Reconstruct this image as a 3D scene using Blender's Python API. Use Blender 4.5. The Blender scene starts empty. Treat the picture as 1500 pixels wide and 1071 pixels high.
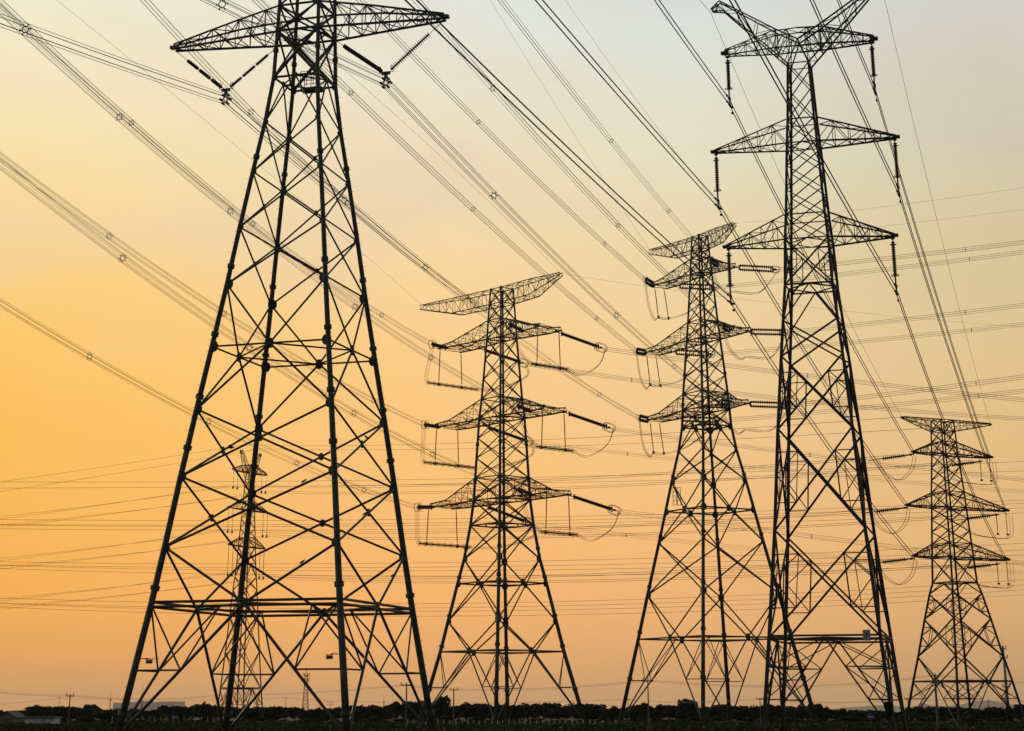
import bpy, bmesh, math, random
from mathutils import Vector, Matrix, Quaternion
R = math.radians
PI = math.pi
rnd = random.Random(7)
C = bpy.context.scene.collection
scene = bpy.context.scene

# ------------------------------------------------------------------ camera
cam_d = bpy.data.cameras.new('camera')
cam = bpy.data.objects.new('camera', cam_d)
C.objects.link(cam)
scene.camera = cam
cam.location = (0, 0, 1.6)
cam.rotation_euler = (R(90 + 19.092), 0, 0)
cam_d.sensor_width = 36
cam_d.lens = 36 * 2739.1 / 1500
cam_d.shift_x = (750 - 731.1) / 1500
cam_d.shift_y = -(535.5 - 97.3) / 1500
cam_d.clip_start = 0.5
cam_d.clip_end = 90000

# ------------------------------------------------------------------ sky
SUN_AZ = -24.0      # degrees to the left of the view
SUN_EL = 9.0
world = bpy.data.worlds.new("World")
scene.world = world
world.use_nodes = True
nt = world.node_tree
nt.nodes.clear()
def N(t, **k):
    n = nt.nodes.new(t)
    for a, b in k.items():
        setattr(n, a, b)
    return n
def lk(a, b): nt.links.new(a, b)
def M(op, a, b=None, c=None, clamp=False):
    n = N('ShaderNodeMath', operation=op, use_clamp=clamp)
    for i, v in enumerate((a, b, c)):
        if v is None: continue
        if isinstance(v, (int, float)): n.inputs[i].default_value = v
        else: lk(v, n.inputs[i])
    return n.outputs[0]
def srgb(c):
    return tuple(((v / 255) / 12.92 if v / 255 <= .04045 else ((v / 255 + .055) / 1.055) ** 2.4) for v in c)
def ramp(stops, fac):
    n = N('ShaderNodeValToRGB')
    e = n.color_ramp.elements
    while len(e) > 1: e.remove(e[-1])
    e[0].position = stops[0][0]; e[0].color = (*srgb(stops[0][1]), 1)
    for p, c in stops[1:]:
        x = e.new(p); x.color = (*srgb(c), 1)
    lk(fac, n.inputs[0])
    return n.outputs[0]
def mixc(f, a, b, mode='MIX'):
    n = N('ShaderNodeMix', data_type='RGBA', blend_type=mode)
    if isinstance(f, (int, float)): n.inputs[0].default_value = f
    else: lk(f, n.inputs[0])
    for i, v in ((6, a), (7, b)):
        if isinstance(v, tuple): n.inputs[i].default_value = v
        else: lk(v, n.inputs[i])
    return n.outputs[2]
tc = N('ShaderNodeTexCoord')
sep = N('ShaderNodeSeparateXYZ'); lk(tc.outputs['Generated'], sep.inputs[0])
X, Y, Z = sep.outputs
az = M('ARCTAN2', X, Y)
zc = M('MULTIPLY', M('MAXIMUM', Z, 0.0), 2.0, clamp=True)          # 0..1 for sin(elevation) 0..0.5
# colours of the hazy evening sky at three bearings, by height
P = lambda *a: [(z * 2, c) for z, c in a]
left = ramp(P((0, (218, 152, 88)), (.018, (232, 162, 86)), (.05, (252, 176, 82)), (.09, (255, 184, 84)), (.135, (255, 194, 90)), (.184, (255, 202, 106)), (.23, (253, 213, 134)), (.274, (251, 226, 166)), (.32, (248, 235, 198)), (.36, (241, 236, 208))), zc)
mid = ramp(P((0, (222, 160, 98)), (.018, (236, 170, 102)), (.05, (253, 182, 106)), (.09, (255, 191, 114)), (.135, (255, 199, 123)), (.184, (255, 207, 139)), (.23, (252, 218, 160)), (.274, (245, 226, 184)), (.32, (238, 232, 207)), (.36, (230, 234, 222))), zc)
cright = ramp(P((0, (216, 160, 104)), (.018, (226, 168, 108)), (.05, (244, 182, 117)), (.09, (250, 192, 125)), (.135, (249, 201, 136)), (.184, (246, 210, 152)), (.23, (238, 214, 168)), (.274, (232, 224, 192)), (.32, (226, 227, 209)), (.36, (217, 226, 224))), zc)
right = ramp(P((0, (196, 154, 106)), (.018, (206, 162, 108)), (.05, (222, 174, 116)), (.09, (229, 184, 124)), (.135, (230, 192, 133)), (.184, (227, 200, 146)), (.23, (218, 200, 156)), (.274, (213, 204, 176)), (.32, (213, 207, 190)), (.36, (211, 211, 204))), zc)

f1 = M('DIVIDE', M('SUBTRACT', az, -0.26), 0.21, clamp=True)
f2 = M('DIVIDE', M('SUBTRACT', az, -0.05), 0.15, clamp=True)
f3 = M('DIVIDE', M('SUBTRACT', az, 0.10), 0.17, clamp=True)
base = mixc(f1, left, mid); base = mixc(f2, base, cright); base = mixc(f3, base, right)
# soft veils of cloud
mp = N('ShaderNodeMapping'); lk(tc.outputs['Generated'], mp.inputs[0])
mp.inputs['Scale'].default_value = (1.0, 1.0, 2.3); mp.inputs['Location'].default_value = (3.1, 0.4, 1.7)
mp.inputs['Rotation'].default_value = (0.0, R(12), 0.0)
no = N('ShaderNodeTexNoise'); lk(mp.outputs[0], no.inputs['Vector'])
no.inputs['Scale'].default_value = 5.0; no.inputs['Detail'].default_value = 6; no.inputs['Roughness'].default_value = .52
cl = M('MULTIPLY', M('DIVIDE', M('SUBTRACT', no.outputs[0], .47), .22, clamp=True), M('DIVIDE', M('SUBTRACT', Z, .08), .16, clamp=True))
base = mixc(M('MULTIPLY', cl, .42), base, mixc(M('DIVIDE', M('ADD', az, .3), .55, clamp=True), (*srgb((242, 216, 188)), 1), (*srgb((210, 190, 174)), 1)))
# away from the sunset the sky fades to dusk
sx, sy = math.sin(R(SUN_AZ)), math.cos(R(SUN_AZ))
cs = M('ADD', M('MULTIPLY', X, sx), M('MULTIPLY', Y, sy))
away = M('DIVIDE', M('SUBTRACT', 0.62, cs), 1.1, clamp=True)
base = mixc(away, base, (*srgb((112, 116, 124)), 1))
bg1 = N('ShaderNodeBackground'); lk(base, bg1.inputs[0]); bg1.inputs[1].default_value = 1.0
sky = N('ShaderNodeTexSky', sky_type='NISHITA'); sky.sun_disc = False
sky.sun_elevation = R(SUN_EL); sky.sun_rotation = R(SUN_AZ); sky.dust_density = 3; sky.air_density = 1.2
bg2 = N('ShaderNodeBackground'); lk(sky.outputs[0], bg2.inputs[0]); bg2.inputs[1].default_value = 0.06
hz = M('DIVIDE', M('SUBTRACT', Z, .42), .4, clamp=True)
mx = N('ShaderNodeMixShader'); lk(hz, mx.inputs[0]); lk(bg1.outputs[0], mx.inputs[1]); lk(bg2.outputs[0], mx.inputs[2])
wo = N('ShaderNodeOutputWorld'); lk(mx.outputs[0], wo.inputs[0])

# ------------------------------------------------------------------ sun
sl = bpy.data.lights.new('sun', 'SUN'); sun = bpy.data.objects.new('sun', sl); C.objects.link(sun)
sl.energy = 1.0; sl.angle = R(8); sl.color = (1.0, .72, .42)
sd = Vector((math.sin(R(SUN_AZ)) * math.cos(R(SUN_EL)), math.cos(R(SUN_AZ)) * math.cos(R(SUN_EL)), math.sin(R(SUN_EL))))
sun.rotation_euler = sd.to_track_quat('Z', 'Y').to_euler()
vs = scene.view_settings
scene.display_settings.display_device = 'sRGB'
vs.view_transform = 'Standard'; vs.look = 'None'; vs.exposure = 0; vs.gamma = 1
scene.render.engine = 'CYCLES'

# ------------------------------------------------------------------ materials
def mat(name, col, rough=.6, metal=0.0, col2=None, scale=3.0, coord='Object', bump=0.0, detail=4):
    m = bpy.data.materials.new(name); m.use_nodes = True
    t = m.node_tree; b = t.nodes['Principled BSDF']
    b.inputs['Roughness'].default_value = rough; b.inputs['Metallic'].default_value = metal
    b.inputs['Base Color'].default_value = (*col, 1)
    if col2:
        tcn = t.nodes.new('ShaderNodeTexCoord'); n = t.nodes.new('ShaderNodeTexNoise')
        n.inputs['Scale'].default_value = scale; n.inputs['Detail'].default_value = detail
        t.links.new(tcn.outputs[coord], n.inputs['Vector'])
        r = t.nodes.new('ShaderNodeValToRGB'); r.color_ramp.elements[0].position = .36; r.color_ramp.elements[1].position = .64
        r.color_ramp.elements[0].color = (*col, 1); r.color_ramp.elements[1].color = (*col2, 1)
        t.links.new(n.outputs[0], r.inputs[0]); t.links.new(r.outputs[0], b.inputs['Base Color'])
        if bump:
            bp = t.nodes.new('ShaderNodeBump'); bp.inputs['Strength'].default_value = bump
            t.links.new(n.outputs[0], bp.inputs['Height']); t.links.new(bp.outputs[0], b.inputs['Normal'])
    return m
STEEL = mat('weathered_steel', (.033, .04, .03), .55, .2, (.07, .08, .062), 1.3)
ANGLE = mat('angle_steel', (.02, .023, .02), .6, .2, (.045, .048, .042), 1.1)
WIRE = mat('wire_aluminium', (.03, .026, .022), .6, .2)
GLAZE = mat('insulator_glaze', (.045, .035, .03), .3)
CONC = mat('concrete', (.28, .27, .25), .85, 0, (.4, .39, .36), .9)
POLEM = mat('pole_concrete', (.1, .095, .09), .85, 0, (.16, .15, .14), .9)
BARK = mat('bark', (.05, .04, .03), .9, 0, (.09, .075, .06), 2)
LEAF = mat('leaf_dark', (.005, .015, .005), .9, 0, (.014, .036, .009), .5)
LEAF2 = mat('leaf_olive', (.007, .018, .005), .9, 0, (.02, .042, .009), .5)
WHITE = mat('white_paint', (.6, .6, .57), .7, 0, (.75, .75, .7), 1.5)
BLUEP = mat('blue_paint', (.02, .08, .3), .5)
REDP = mat('red_paint', (.45, .03, .02), .5)
ROOFB = mat('teal_roof', (.03, .12, .16), .5, 0, (.05, .17, .2), .5)
ROOFD = mat('dark_tiles', (.05, .045, .04), .8, 0, (.08, .07, .06), 2)
WALLD = mat('grey_render', (.16, .15, .13), .9, 0, (.22, .2, .18), .6)
GLASS = mat('dark_glass', (.02, .025, .03), .15)
GREYB = mat('grey_box', (.3, .31, .3), .5, 0, (.38, .39, .38), 3)
BIRD = mat('bird_plumage', (.02, .018, .015), .8)
def ground_mat():
    m = bpy.data.materials.new('field_grass_soil'); m.use_nodes = True
    t = m.node_tree; b = t.nodes['Principled BSDF']; b.inputs['Roughness'].default_value = .95
    b.inputs['Specular IOR Level'].default_value = .1
    g = t.nodes.new('ShaderNodeTexCoord')
    mpn = t.nodes.new('ShaderNodeMapping'); mpn.inputs['Scale'].default_value = (.012, .05, 1)
    t.links.new(g.outputs['Object'], mpn.inputs[0])
    n1 = t.nodes.new('ShaderNodeTexNoise'); n1.inputs['Scale'].default_value = 1.0; n1.inputs['Detail'].default_value = 8
    t.links.new(mpn.outputs[0], n1.inputs['Vector'])
    r = t.nodes.new('ShaderNodeValToRGB'); e = r.color_ramp.elements
    e[0].position = .35; e[0].color = (.008, .02, .006, 1); e[1].position = .68; e[1].color = (.026, .07, .014, 1)
    x = e.new(.5); x.color = (.015, .04, .009, 1)
    t.links.new(n1.outputs[0], r.inputs[0]); t.links.new(r.outputs[0], b.inputs['Base Color'])
    return m
GROUND = ground_mat()

# ------------------------------------------------------------------ helpers
def tag(o, label=None, cat=None, group=None, kind=None):
    if label: o['label'] = label
    if cat: o['category'] = cat
    if group: o['group'] = group
    if kind: o['kind'] = kind
    return o
def empty(name, loc, rz=0):
    o = bpy.data.objects.new(name, None); C.objects.link(o); o.location = loc; o.rotation_euler = (0, 0, rz)
    o.empty_display_size = .1
    return o
def link(name, me, parent=None, kind=None):
    o = bpy.data.objects.new(name, me); C.objects.link(o)
    if parent: o.parent = parent
    if kind: o['kind'] = kind
    return o
class MB:
    def __init__(s): s.v = []; s.f = []
    def tube(s, pts, rad, seg=5, cap=True):
        pts = [Vector(p) for p in pts]; n = len(pts)
        rr = rad if isinstance(rad, (list, tuple)) else [rad] * n
        b0 = len(s.v); up = None
        for i, p in enumerate(pts):
            d = (pts[min(i + 1, n - 1)] - pts[max(i - 1, 0)])
            if d.length < 1e-9: d = Vector((0, 0, 1))
            d.normalize()
            if up is None:
                up = Vector((0, 0, 1)) if abs(d.z) < .9 else Vector((1, 0, 0))
            a = d.cross(up)
            if a.length < 1e-4: a = d.cross(Vector((.3, 1, .1)))
            a.normalize(); b = d.cross(a).normalized(); up = -b if False else a.cross(d)
            for k in range(seg):
                t = 2 * PI * (k + .5) / seg
                s.v.append(p + (a * math.cos(t) + b * math.sin(t)) * rr[i])
        for i in range(n - 1):
            for k in range(seg):
                q = b0 + i * seg; k2 = (k + 1) % seg
                s.f.append((q + k, q + k2, q + seg + k2, q + seg + k))
        if cap:
            s.f.append(tuple(b0 + k for k in range(seg))[::-1]); s.f.append(tuple(b0 + (n - 1) * seg + k for k in range(seg)))
    def angle(s, a, b, w, th=.14):
        a = Vector(a); b = Vector(b); d = (b - a)
        if d.length < 1e-6: return
        d.normalize(); u = Vector((0, 0, 1)) if abs(d.z) < .8 else Vector((1, 0, 0))
        x = d.cross(u).normalized(); y = d.cross(x).normalized(); t = w * th
        prof = [(0, 0), (w, 0), (w, t), (t, t), (t, w), (0, w)]
        b0 = len(s.v)
        for p in (a, b):
            for (i, j) in prof: s.v.append(p + x * (i - w * .4) + y * (j - w * .4))
        for k in range(6): s.f.append((b0 + k, b0 + (k + 1) % 6, b0 + 6 + (k + 1) % 6, b0 + 6 + k))
    def box(s, c, sz, rot=None):
        c = Vector(c); b0 = len(s.v)
        for i in (-1, 1):
            for j in (-1, 1):
                for k in (-1, 1):
                    p = Vector((i * sz[0] / 2, j * sz[1] / 2, k * sz[2] / 2))
                    if rot: p = rot @ p
                    s.v.append(c + p)
        for f in ((0, 1, 3, 2), (4, 6, 7, 5), (0, 4, 5, 1), (2, 3, 7, 6), (0, 2, 6, 4), (1, 5, 7, 3)):
            s.f.append(tuple(b0 + q for q in f))
    def quad(s, c, a, b):
        b0 = len(s.v); c, a, b = Vector(c), Vector(a), Vector(b); s.v += [c - a - b, c + a - b, c + a + b, c - a + b]; s.f.append((b0, b0 + 1, b0 + 2, b0 + 3))
    def lathe(s, prof, axis_p, axis_d, seg=8):
        """prof: (distance along axis, radius)"""
        p0 = Vector(axis_p); d = Vector(axis_d).normalized()
        s.tube_var([p0 + d * h for h, r in prof], [r for h, r in prof], d, seg)
    def tube_var(s, pts, rads, d, seg):
        u = Vector((0, 0, 1)) if abs(d.z) < .8 else Vector((1, 0, 0)); a = d.cross(u).normalized(); b = d.cross(a)
        b0 = len(s.v)
        for p, r in zip(pts, rads):
            for k in range(seg):
                t = 2 * PI * k / seg; s.v.append(p + (a * math.cos(t) + b * math.sin(t)) * r)
        for i in range(len(pts) - 1):
            for k in range(seg):
                q = b0 + i * seg; k2 = (k + 1) % seg; s.f.append((q + k, q + k2, q + seg + k2, q + seg + k))
        s.f.append(tuple(b0 + k for k in range(seg))[::-1]); s.f.append(tuple(b0 + (len(pts) - 1) * seg + k for k in range(seg)))
    def mesh(s, name, m, smooth=False):
        me = bpy.data.meshes.new(name); me.from_pydata([tuple(v) for v in s.v], [], s.f)
        for mm in (m if isinstance(m, (list, tuple)) else [m]): me.materials.append(mm)
        if smooth: me.polygons.foreach_set('use_smooth', [True] * len(me.polygons))
        me.update(); return me
    def build(s, name, m, parent=None, kind=None, smooth=False):
        return link(name, s.mesh(name, m, smooth), parent, kind)

def unit_tube(m, seg):
    b = MB(); b.tube([(0, 0, 0), (0, 0, 1)], 1, seg); return b.mesh('member_tube', m, True)
def unit_angle(m):
    b = MB(); w, t = 1.7, .26; pr = [(0, 0), (w, 0), (w, t), (t, t), (t, w), (0, w)]
    for z in (0, 1): b.v += [Vector((i - .7, j - .7, z)) for i, j in pr]
    b.f = [(k, (k + 1) % 6, 6 + (k + 1) % 6, 6 + k) for k in range(6)] + [(5, 4, 3, 2, 1, 0), (6, 7, 8, 9, 10, 11)]
    return b.mesh('member_angle', m)
UT = unit_tube(STEEL, 8); UA = unit_angle(ANGLE)
def member(parent, a, b, r, name='brace', me=None):
    a = Vector(a); b = Vector(b); d = b - a; L = d.length
    if L < 1e-6: return None
    o = link(name, me or UT, parent)
    q = d.to_track_quat('Z', 'Y')
    o.matrix_basis = Matrix.Translation(a) @ q.to_matrix().to_4x4() @ Matrix.Diagonal((r, r, L, 1))
    return o
def lerp(tab, z):
    tab = sorted(tab)
    if z <= tab[0][0]: (z0, w0), (z1, w1) = tab[0], tab[1]
    elif z >= tab[-1][0]: (z0, w0), (z1, w1) = tab[-2], tab[-1]
    else:
        for (z0, w0), (z1, w1) in zip(tab, tab[1:]):
            if z0 <= z <= z1: break
    return w0 + (w1 - w0) * (z - z0) / (z1 - z0)

# ------------------------------------------------------------------ lattice towers
SG = [(-1, -1), (1, -1), (1, 1), (-1, 1)]
class Tower:
    def __init__(s, name, label, cx, cy, ang, tab, prof='tube', group=None):
        s.root = empty(name, (cx, cy, 0), R(ang)); tag(s.root, label, 'lattice tower', group)
        s.tab = tab; s.prof = prof; s.me = UT if prof == 'tube' else UA; s.mat = STEEL if prof == 'tube' else ANGLE
        s.br = []; s.cx, s.cy, s.ang = cx, cy, R(ang); s.gus = []
    def hw(s, z): return lerp(s.tab, z)
    def c(s, k, z):
        w = s.hw(z); k %= 4; return Vector((SG[k][0] * w, SG[k][1] * w, z))
    def mid(s, f, z): return (s.c(f, z) + s.c(f + 1, z)) / 2
    def wpt(s, x, y, z):
        c_, s_ = math.cos(s.ang), math.sin(s.ang)
        return Vector((s.cx + x * c_ - y * s_, s.cy + x * s_ + y * c_, z))
    def legs(s, ztop, r0, r1, flanges=(), steps=0, nz=(), rf=1.45, kr=1.0):
        for k in range(4):
            b = MB(); zs = sorted(set([0, ztop] + [z for z, w in s.tab if 0 < z < ztop]))
            pts = [s.c(k, z) for z in zs]; rr = [r0 + (r1 - r0) * z / ztop for z in zs]
            if s.prof == 'tube': b.tube(pts, rr, 12)
            else:
                for p, q, r in zip(pts, pts[1:], rr): b.angle(p, q, r * 2, .2)
            leg = b.build('leg', s.mat, s.root, smooth=False)
            if s.prof == 'tube': leg.data.polygons.foreach_set('use_smooth', [True] * len(leg.data.polygons))
            for z in flanges:
                r = (r0 + (r1 - r0) * z / ztop) * rf; d = (s.c(k, z + .5) - s.c(k, z)).normalized(); p = s.c(k, z); q = MB()
                h = .16 * kr
                q.lathe([(-h, r * .8), (-h, r), (-h * .12, r), (-h * .12, r * .93), (h * .12, r * .93), (h * .12, r), (h, r), (h, r * .8)], p, d, 12)
                q.build('flange', s.mat, leg)
            if steps:
                q = MB(); z = 3; i = 0
                while z < ztop - 1:
                    p = s.c(k, z); r = (r0 + (r1 - r0) * z / ztop); o = Vector((SG[k][0] if i % 2 else 0, 0 if i % 2 else SG[k][1], 0))
                    q.tube([p + o * r * .8, p + o * (r + .2)], .014, 4); z += .45; i += 1
                st = q.build('step_bolt', s.mat, leg, 'stuff')
            if 'foot' in nz:
                q = MB(); p = s.c(k, 0); q.lathe([(-.6, r0 * 2.6), (.02, r0 * 2.4), (.05, r0 * 1.8)], (p.x, p.y, 0), (0, 0, 1), 14); q.build('footing', CONC, s.root)
    def add(s, a, b, r): s.br.append((Vector(a), Vector(b), r))
    def plate(s, p, size, f):
        s.gus.append((Vector(p), size, f))
    def panel(s, z0, z1, typ, r, faces=(0, 1, 2, 3), gus=0):
        for f in faces:
            a0, b0, a1, b1 = s.c(f, z0), s.c(f + 1, z0), s.c(f, z1), s.c(f + 1, z1)
            if typ[0] == 'X':
                s.add(a0, b1, r); s.add(b0, a1, r)
                w0, w1 = (b0 - a0).length, (b1 - a1).length; t = w0 / (w0 + w1); x = a0.lerp(b1, t)
                if gus: s.plate(x, gus * .7, f)
                if 's' in typ:       # redundant members
                    rs = r * .55
                    for (p0, p1) in ((a0, a1), (b0, b1)):
                        q0, q1 = p0.lerp(x, .5), p1.lerp(x, .5)
                        m = p0.lerp(p1, t)
                        s.add(q0, q1, rs); s.add(q0, p0.lerp(p1, t * .5), rs); s.add(q1, p1.lerp(p0, (1 - t) * .5), rs)
                        s.add(q0, m, rs); s.add(q1, m, rs)
            elif typ == 'V':
                m = s.mid(f, z0); s.add(m, a1, r); s.add(m, b1, r)
                if gus: s.plate(m, gus * .85, f)
            elif typ == 'A':
                m = s.mid(f, z1); s.add(m, a0, r); s.add(m, b0, r)
                if gus: s.plate(m, gus * .85, f)
            elif typ == 'Z': s.add(a0, b1, r)
            if gus:
                s.plate(a1 + (b1 - a1).normalized() * gus * .22, gus * .85, f); s.plate(b1 - (b1 - a1).normalized() * gus * .22, gus * .85, f)
    def ring(s, z, r, dia=True, double=0, rd=None):
        for f in range(4):
            for dz in ((-double, double) if double else (0,)):
                o = Vector((0, 0, dz)); s.add(s.c(f, z) + o, s.c(f + 1, z) + o, r)
            if dia: s.add(s.mid(f, z), s.mid(f + 1, z), rd or r * .8)
    def foot(s, zr, zk, r, rs, horiz=True):
        """inverted V from ring middles to the feet with short stays"""
        for f in range(4):
            m = s.mid(f, zr)
            for a, g in ((f, -1), (f + 1, 1)):
                p0 = s.c(a, 0); s.add(m, p0, r)
                t = (zr - zk) / zr; q = m.lerp(p0, t); lg = s.c(a, zk)
                s.add(q, lg, rs); s.add(s.c(a, zr), q, rs)
                other = s.mid(f - 1, zr) if a == f else s.mid(f + 1, zr)
                s.add((m + other) / 2, q, rs)
    def foot_angle(s, zr, zs, r, rs):
        for f in range(4):
            m = s.mid(f, zr)
            for a in (f, f + 1):
                p0 = s.c(a, 0); s.add(m, p0, r); prev = None
                other = s.mid(f - 1, zr) if a == f else s.mid(f + 1, zr)
                last_leg, last_q = s.c(a, zr), m
                for i, z in enumerate(zs):
                    t = (zr - z) / zr; q = m.lerp(p0, t); lg = s.c(a, z); q2 = other.lerp(p0, t)
                    s.add(q, lg, rs * 1.1); s.add(last_leg if i % 2 == 0 else last_q, q if i % 2 == 0 else lg, rs)
                    s.add(last_q, lg, rs) if i == 0 else s.add(last_leg, q, rs)
                    if a == f: s.add(q, q2, rs)
                    last_leg, last_q = lg, q
    def finish(s, limit=292):
        s.br.sort(key=lambda t: -(t[0] - t[1]).length * t[2])
        for a, b, r in s.br[:limit]: member(s.root, a, b, r, 'brace', s.me)
        if len(s.br) > limit:
            q = MB()
            for a, b, r in s.br[limit:]:
                q.tube([a, b], r, 4) if s.prof == 'tube' else q.angle(a, b, r * 1.7)
            q.build('brace', s.mat, s.root, 'stuff')
        for p, size, f in s.gus[:290]:
            q = MB(); th = .05
            nrm = (0, 1)[f % 2]
            hexa = [(u_ * size, v_ * size) for u_, v_ in ((-.2, -.52), (.2, -.52), (.42, -.18), (.42, .18), (.2, .52), (-.2, .52), (-.42, .18), (-.42, -.18))]
            for sgn in (-th, th):
                for u, v in hexa: q.v.append(p + (Vector((u, sgn, v)) if f % 2 == 0 else Vector((sgn, u, v))))
            q.f = [tuple(range(8))[::-1], tuple(range(8, 16))] + [(i, (i + 1) % 8, 8 + (i + 1) % 8, 8 + i) for i in range(8)]
            q.build('gusset_plate', s.mat, s.root)
    def arm(s, side, secs, nb, rc, rl, single=True, faces='sbt', tipbox=0, name='crossarm', steps=True):
        """secs: (x, y_lo, z_lo, y_hi, z_hi) from the body outwards"""
        def at(x):
            for a, b in zip(secs, secs[1:]):
                if a[0] <= x <= b[0]: t = (x - a[0]) / (b[0] - a[0]); return [u + (v - u) * t for u, v in zip(a, b)]
            return secs[-1]
        def P4(x):
            q = at(x); return [Vector((side * q[0], -q[1], q[2])), Vector((side * q[0], q[1], q[2])), Vector((side * q[0], q[3], q[4])), Vector((side * q[0], -q[3], q[4]))]
        b = MB(); xs = [q[0] for q in secs]
        for k in range(4):
            for x0, x1 in zip(xs, xs[1:]):
                rr = rc if k < 2 else rc * .85
                if s.prof == 'tube': b.tube([P4(x0)[k], P4(x1)[k]], rr, 6)
                else: b.angle(P4(x0)[k], P4(x1)[k], rr * 2.2)
        if tipbox:
            e = P4(xs[-1]); c = sum(e, Vector()) / 4; b.box(c, (tipbox * 1.3, tipbox * .8, tipbox * .5))
        ca = b.build(name, s.mat, s.root)
        x0, x1 = xs[0], xs[-1]; st = [x0 + (x1 - x0) * (1 - (1 - i / nb) ** 1.0) for i in range(nb + 1)]
        L = []
        for i in range(1, nb + 1):
            A, B = P4(st[i - 1]), P4(st[i])
            last = i == nb
            for (lo, hi) in ((0, 3), (1, 2)):
                if not last or (B[lo] - B[hi]).length > .5: L.append((B[lo], B[hi]))
                L.append((A[lo], B[hi]) if i % 2 else (A[hi], B[lo]))
            if 'b' in faces:
                if not last or tipbox == 0: L.append((B[0], B[1]))
                L.append((A[0], B[1]) if i % 2 else (A[1], B[0]))
            if 't' in faces:
                if not last: L.append((B[2], B[3]))
                L.append((A[3], B[2]) if i % 2 == 0 else (A[2], B[3]))
        L = [(a, c) for a, c in L if (a - c).length > .12]
        if single:
            for a, c in L: member(ca, a, c, rl, 'strut', s.me)
        else:
            q = MB()
            for a, c in L: q.tube([a, c], rl, 4)
            q.build('strut', s.mat, ca, 'stuff')
        return ca

G_T = 'big lattice towers carrying the power lines'
# --- near tower on the left (tubular steel)
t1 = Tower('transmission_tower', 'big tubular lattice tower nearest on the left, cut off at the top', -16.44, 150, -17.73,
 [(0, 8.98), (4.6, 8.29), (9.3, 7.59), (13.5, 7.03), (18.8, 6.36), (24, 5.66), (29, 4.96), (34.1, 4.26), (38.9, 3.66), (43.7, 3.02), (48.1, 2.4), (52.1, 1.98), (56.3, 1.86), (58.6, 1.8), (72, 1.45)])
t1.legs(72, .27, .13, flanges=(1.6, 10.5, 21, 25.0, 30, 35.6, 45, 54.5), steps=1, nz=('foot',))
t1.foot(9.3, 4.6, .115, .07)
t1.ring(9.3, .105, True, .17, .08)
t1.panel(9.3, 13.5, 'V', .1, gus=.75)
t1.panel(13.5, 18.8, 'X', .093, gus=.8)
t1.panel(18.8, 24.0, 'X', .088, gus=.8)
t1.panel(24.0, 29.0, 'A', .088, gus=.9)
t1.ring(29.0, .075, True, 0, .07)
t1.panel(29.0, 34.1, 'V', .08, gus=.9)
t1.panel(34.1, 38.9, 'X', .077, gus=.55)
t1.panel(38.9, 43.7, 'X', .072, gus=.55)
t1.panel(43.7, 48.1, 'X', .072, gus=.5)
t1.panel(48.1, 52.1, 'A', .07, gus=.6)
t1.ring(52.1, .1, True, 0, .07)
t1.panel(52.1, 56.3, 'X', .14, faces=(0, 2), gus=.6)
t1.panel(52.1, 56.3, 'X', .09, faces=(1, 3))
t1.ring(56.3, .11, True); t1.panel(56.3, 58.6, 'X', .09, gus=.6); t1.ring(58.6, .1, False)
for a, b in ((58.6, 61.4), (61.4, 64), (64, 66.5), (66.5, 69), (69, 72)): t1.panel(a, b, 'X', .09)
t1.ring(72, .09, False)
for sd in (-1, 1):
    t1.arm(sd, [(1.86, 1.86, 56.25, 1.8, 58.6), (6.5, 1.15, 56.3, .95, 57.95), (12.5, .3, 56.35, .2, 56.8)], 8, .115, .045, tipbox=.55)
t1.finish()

# --- tension towers in the middle distance (tubular)
def tension(name, label, cx, cy, ang, tab, ztop, gw, arms, low):
    t = Tower(name, label, cx, cy, ang, tab)
    t.legs(ztop, .4, .17, flanges=low['fl'], nz=('foot',), rf=1.4, kr=1.6)
    lv = low['lv']
    t.foot(lv[0][1], low['k'], .14, .085)
    for z0, z1, ty in lv[1:]: t.panel(z0, z1, ty, .14 if z1 < low['waist'] + 1 else .125, gus=1.4 if ty in 'VA' else .9)
    for z in low['rings']: t.ring(z, .15, True, 0, .11)
    zs = low['body']
    for z0, z1 in zip(zs, zs[1:]): t.panel(z0, z1, 'X', .125 if z0 < arms[0][1] else .1, gus=.6)
    for lo, hi, xl, xr in arms:
        t.ring(lo, .13, True); t.ring(hi, .11, False)
        for sd, xe in ((-1, xl), (1, xr)):
            k = low['endw']
            t.arm(sd, [(t.hw(lo), t.hw(lo), lo, t.hw(hi), hi), (xe * .74, k, lo - .1, k * .9, lo + .95), (xe, k, lo, k * .9, lo + .6)], 7, .16, .055, single=False)
    glo, ghi, gl, gr = gw
    t.ring(glo, .1, False); t.ring(ghi, .1, False)
    for sd, xe in ((-1, gl), (1, gr)):
        t.arm(sd, [(t.hw(glo), t.hw(glo), glo, t.hw(ghi), ghi), (xe * .55, t.hw(glo) * .8, glo + .25, t.hw(ghi) * .8, ghi + .3), (xe, .4, ghi - .1, .4, ghi + .8 if sd < 0 else ghi + .4)], 10, .11, .045, single=False)
    t.finish()
    return t
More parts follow.
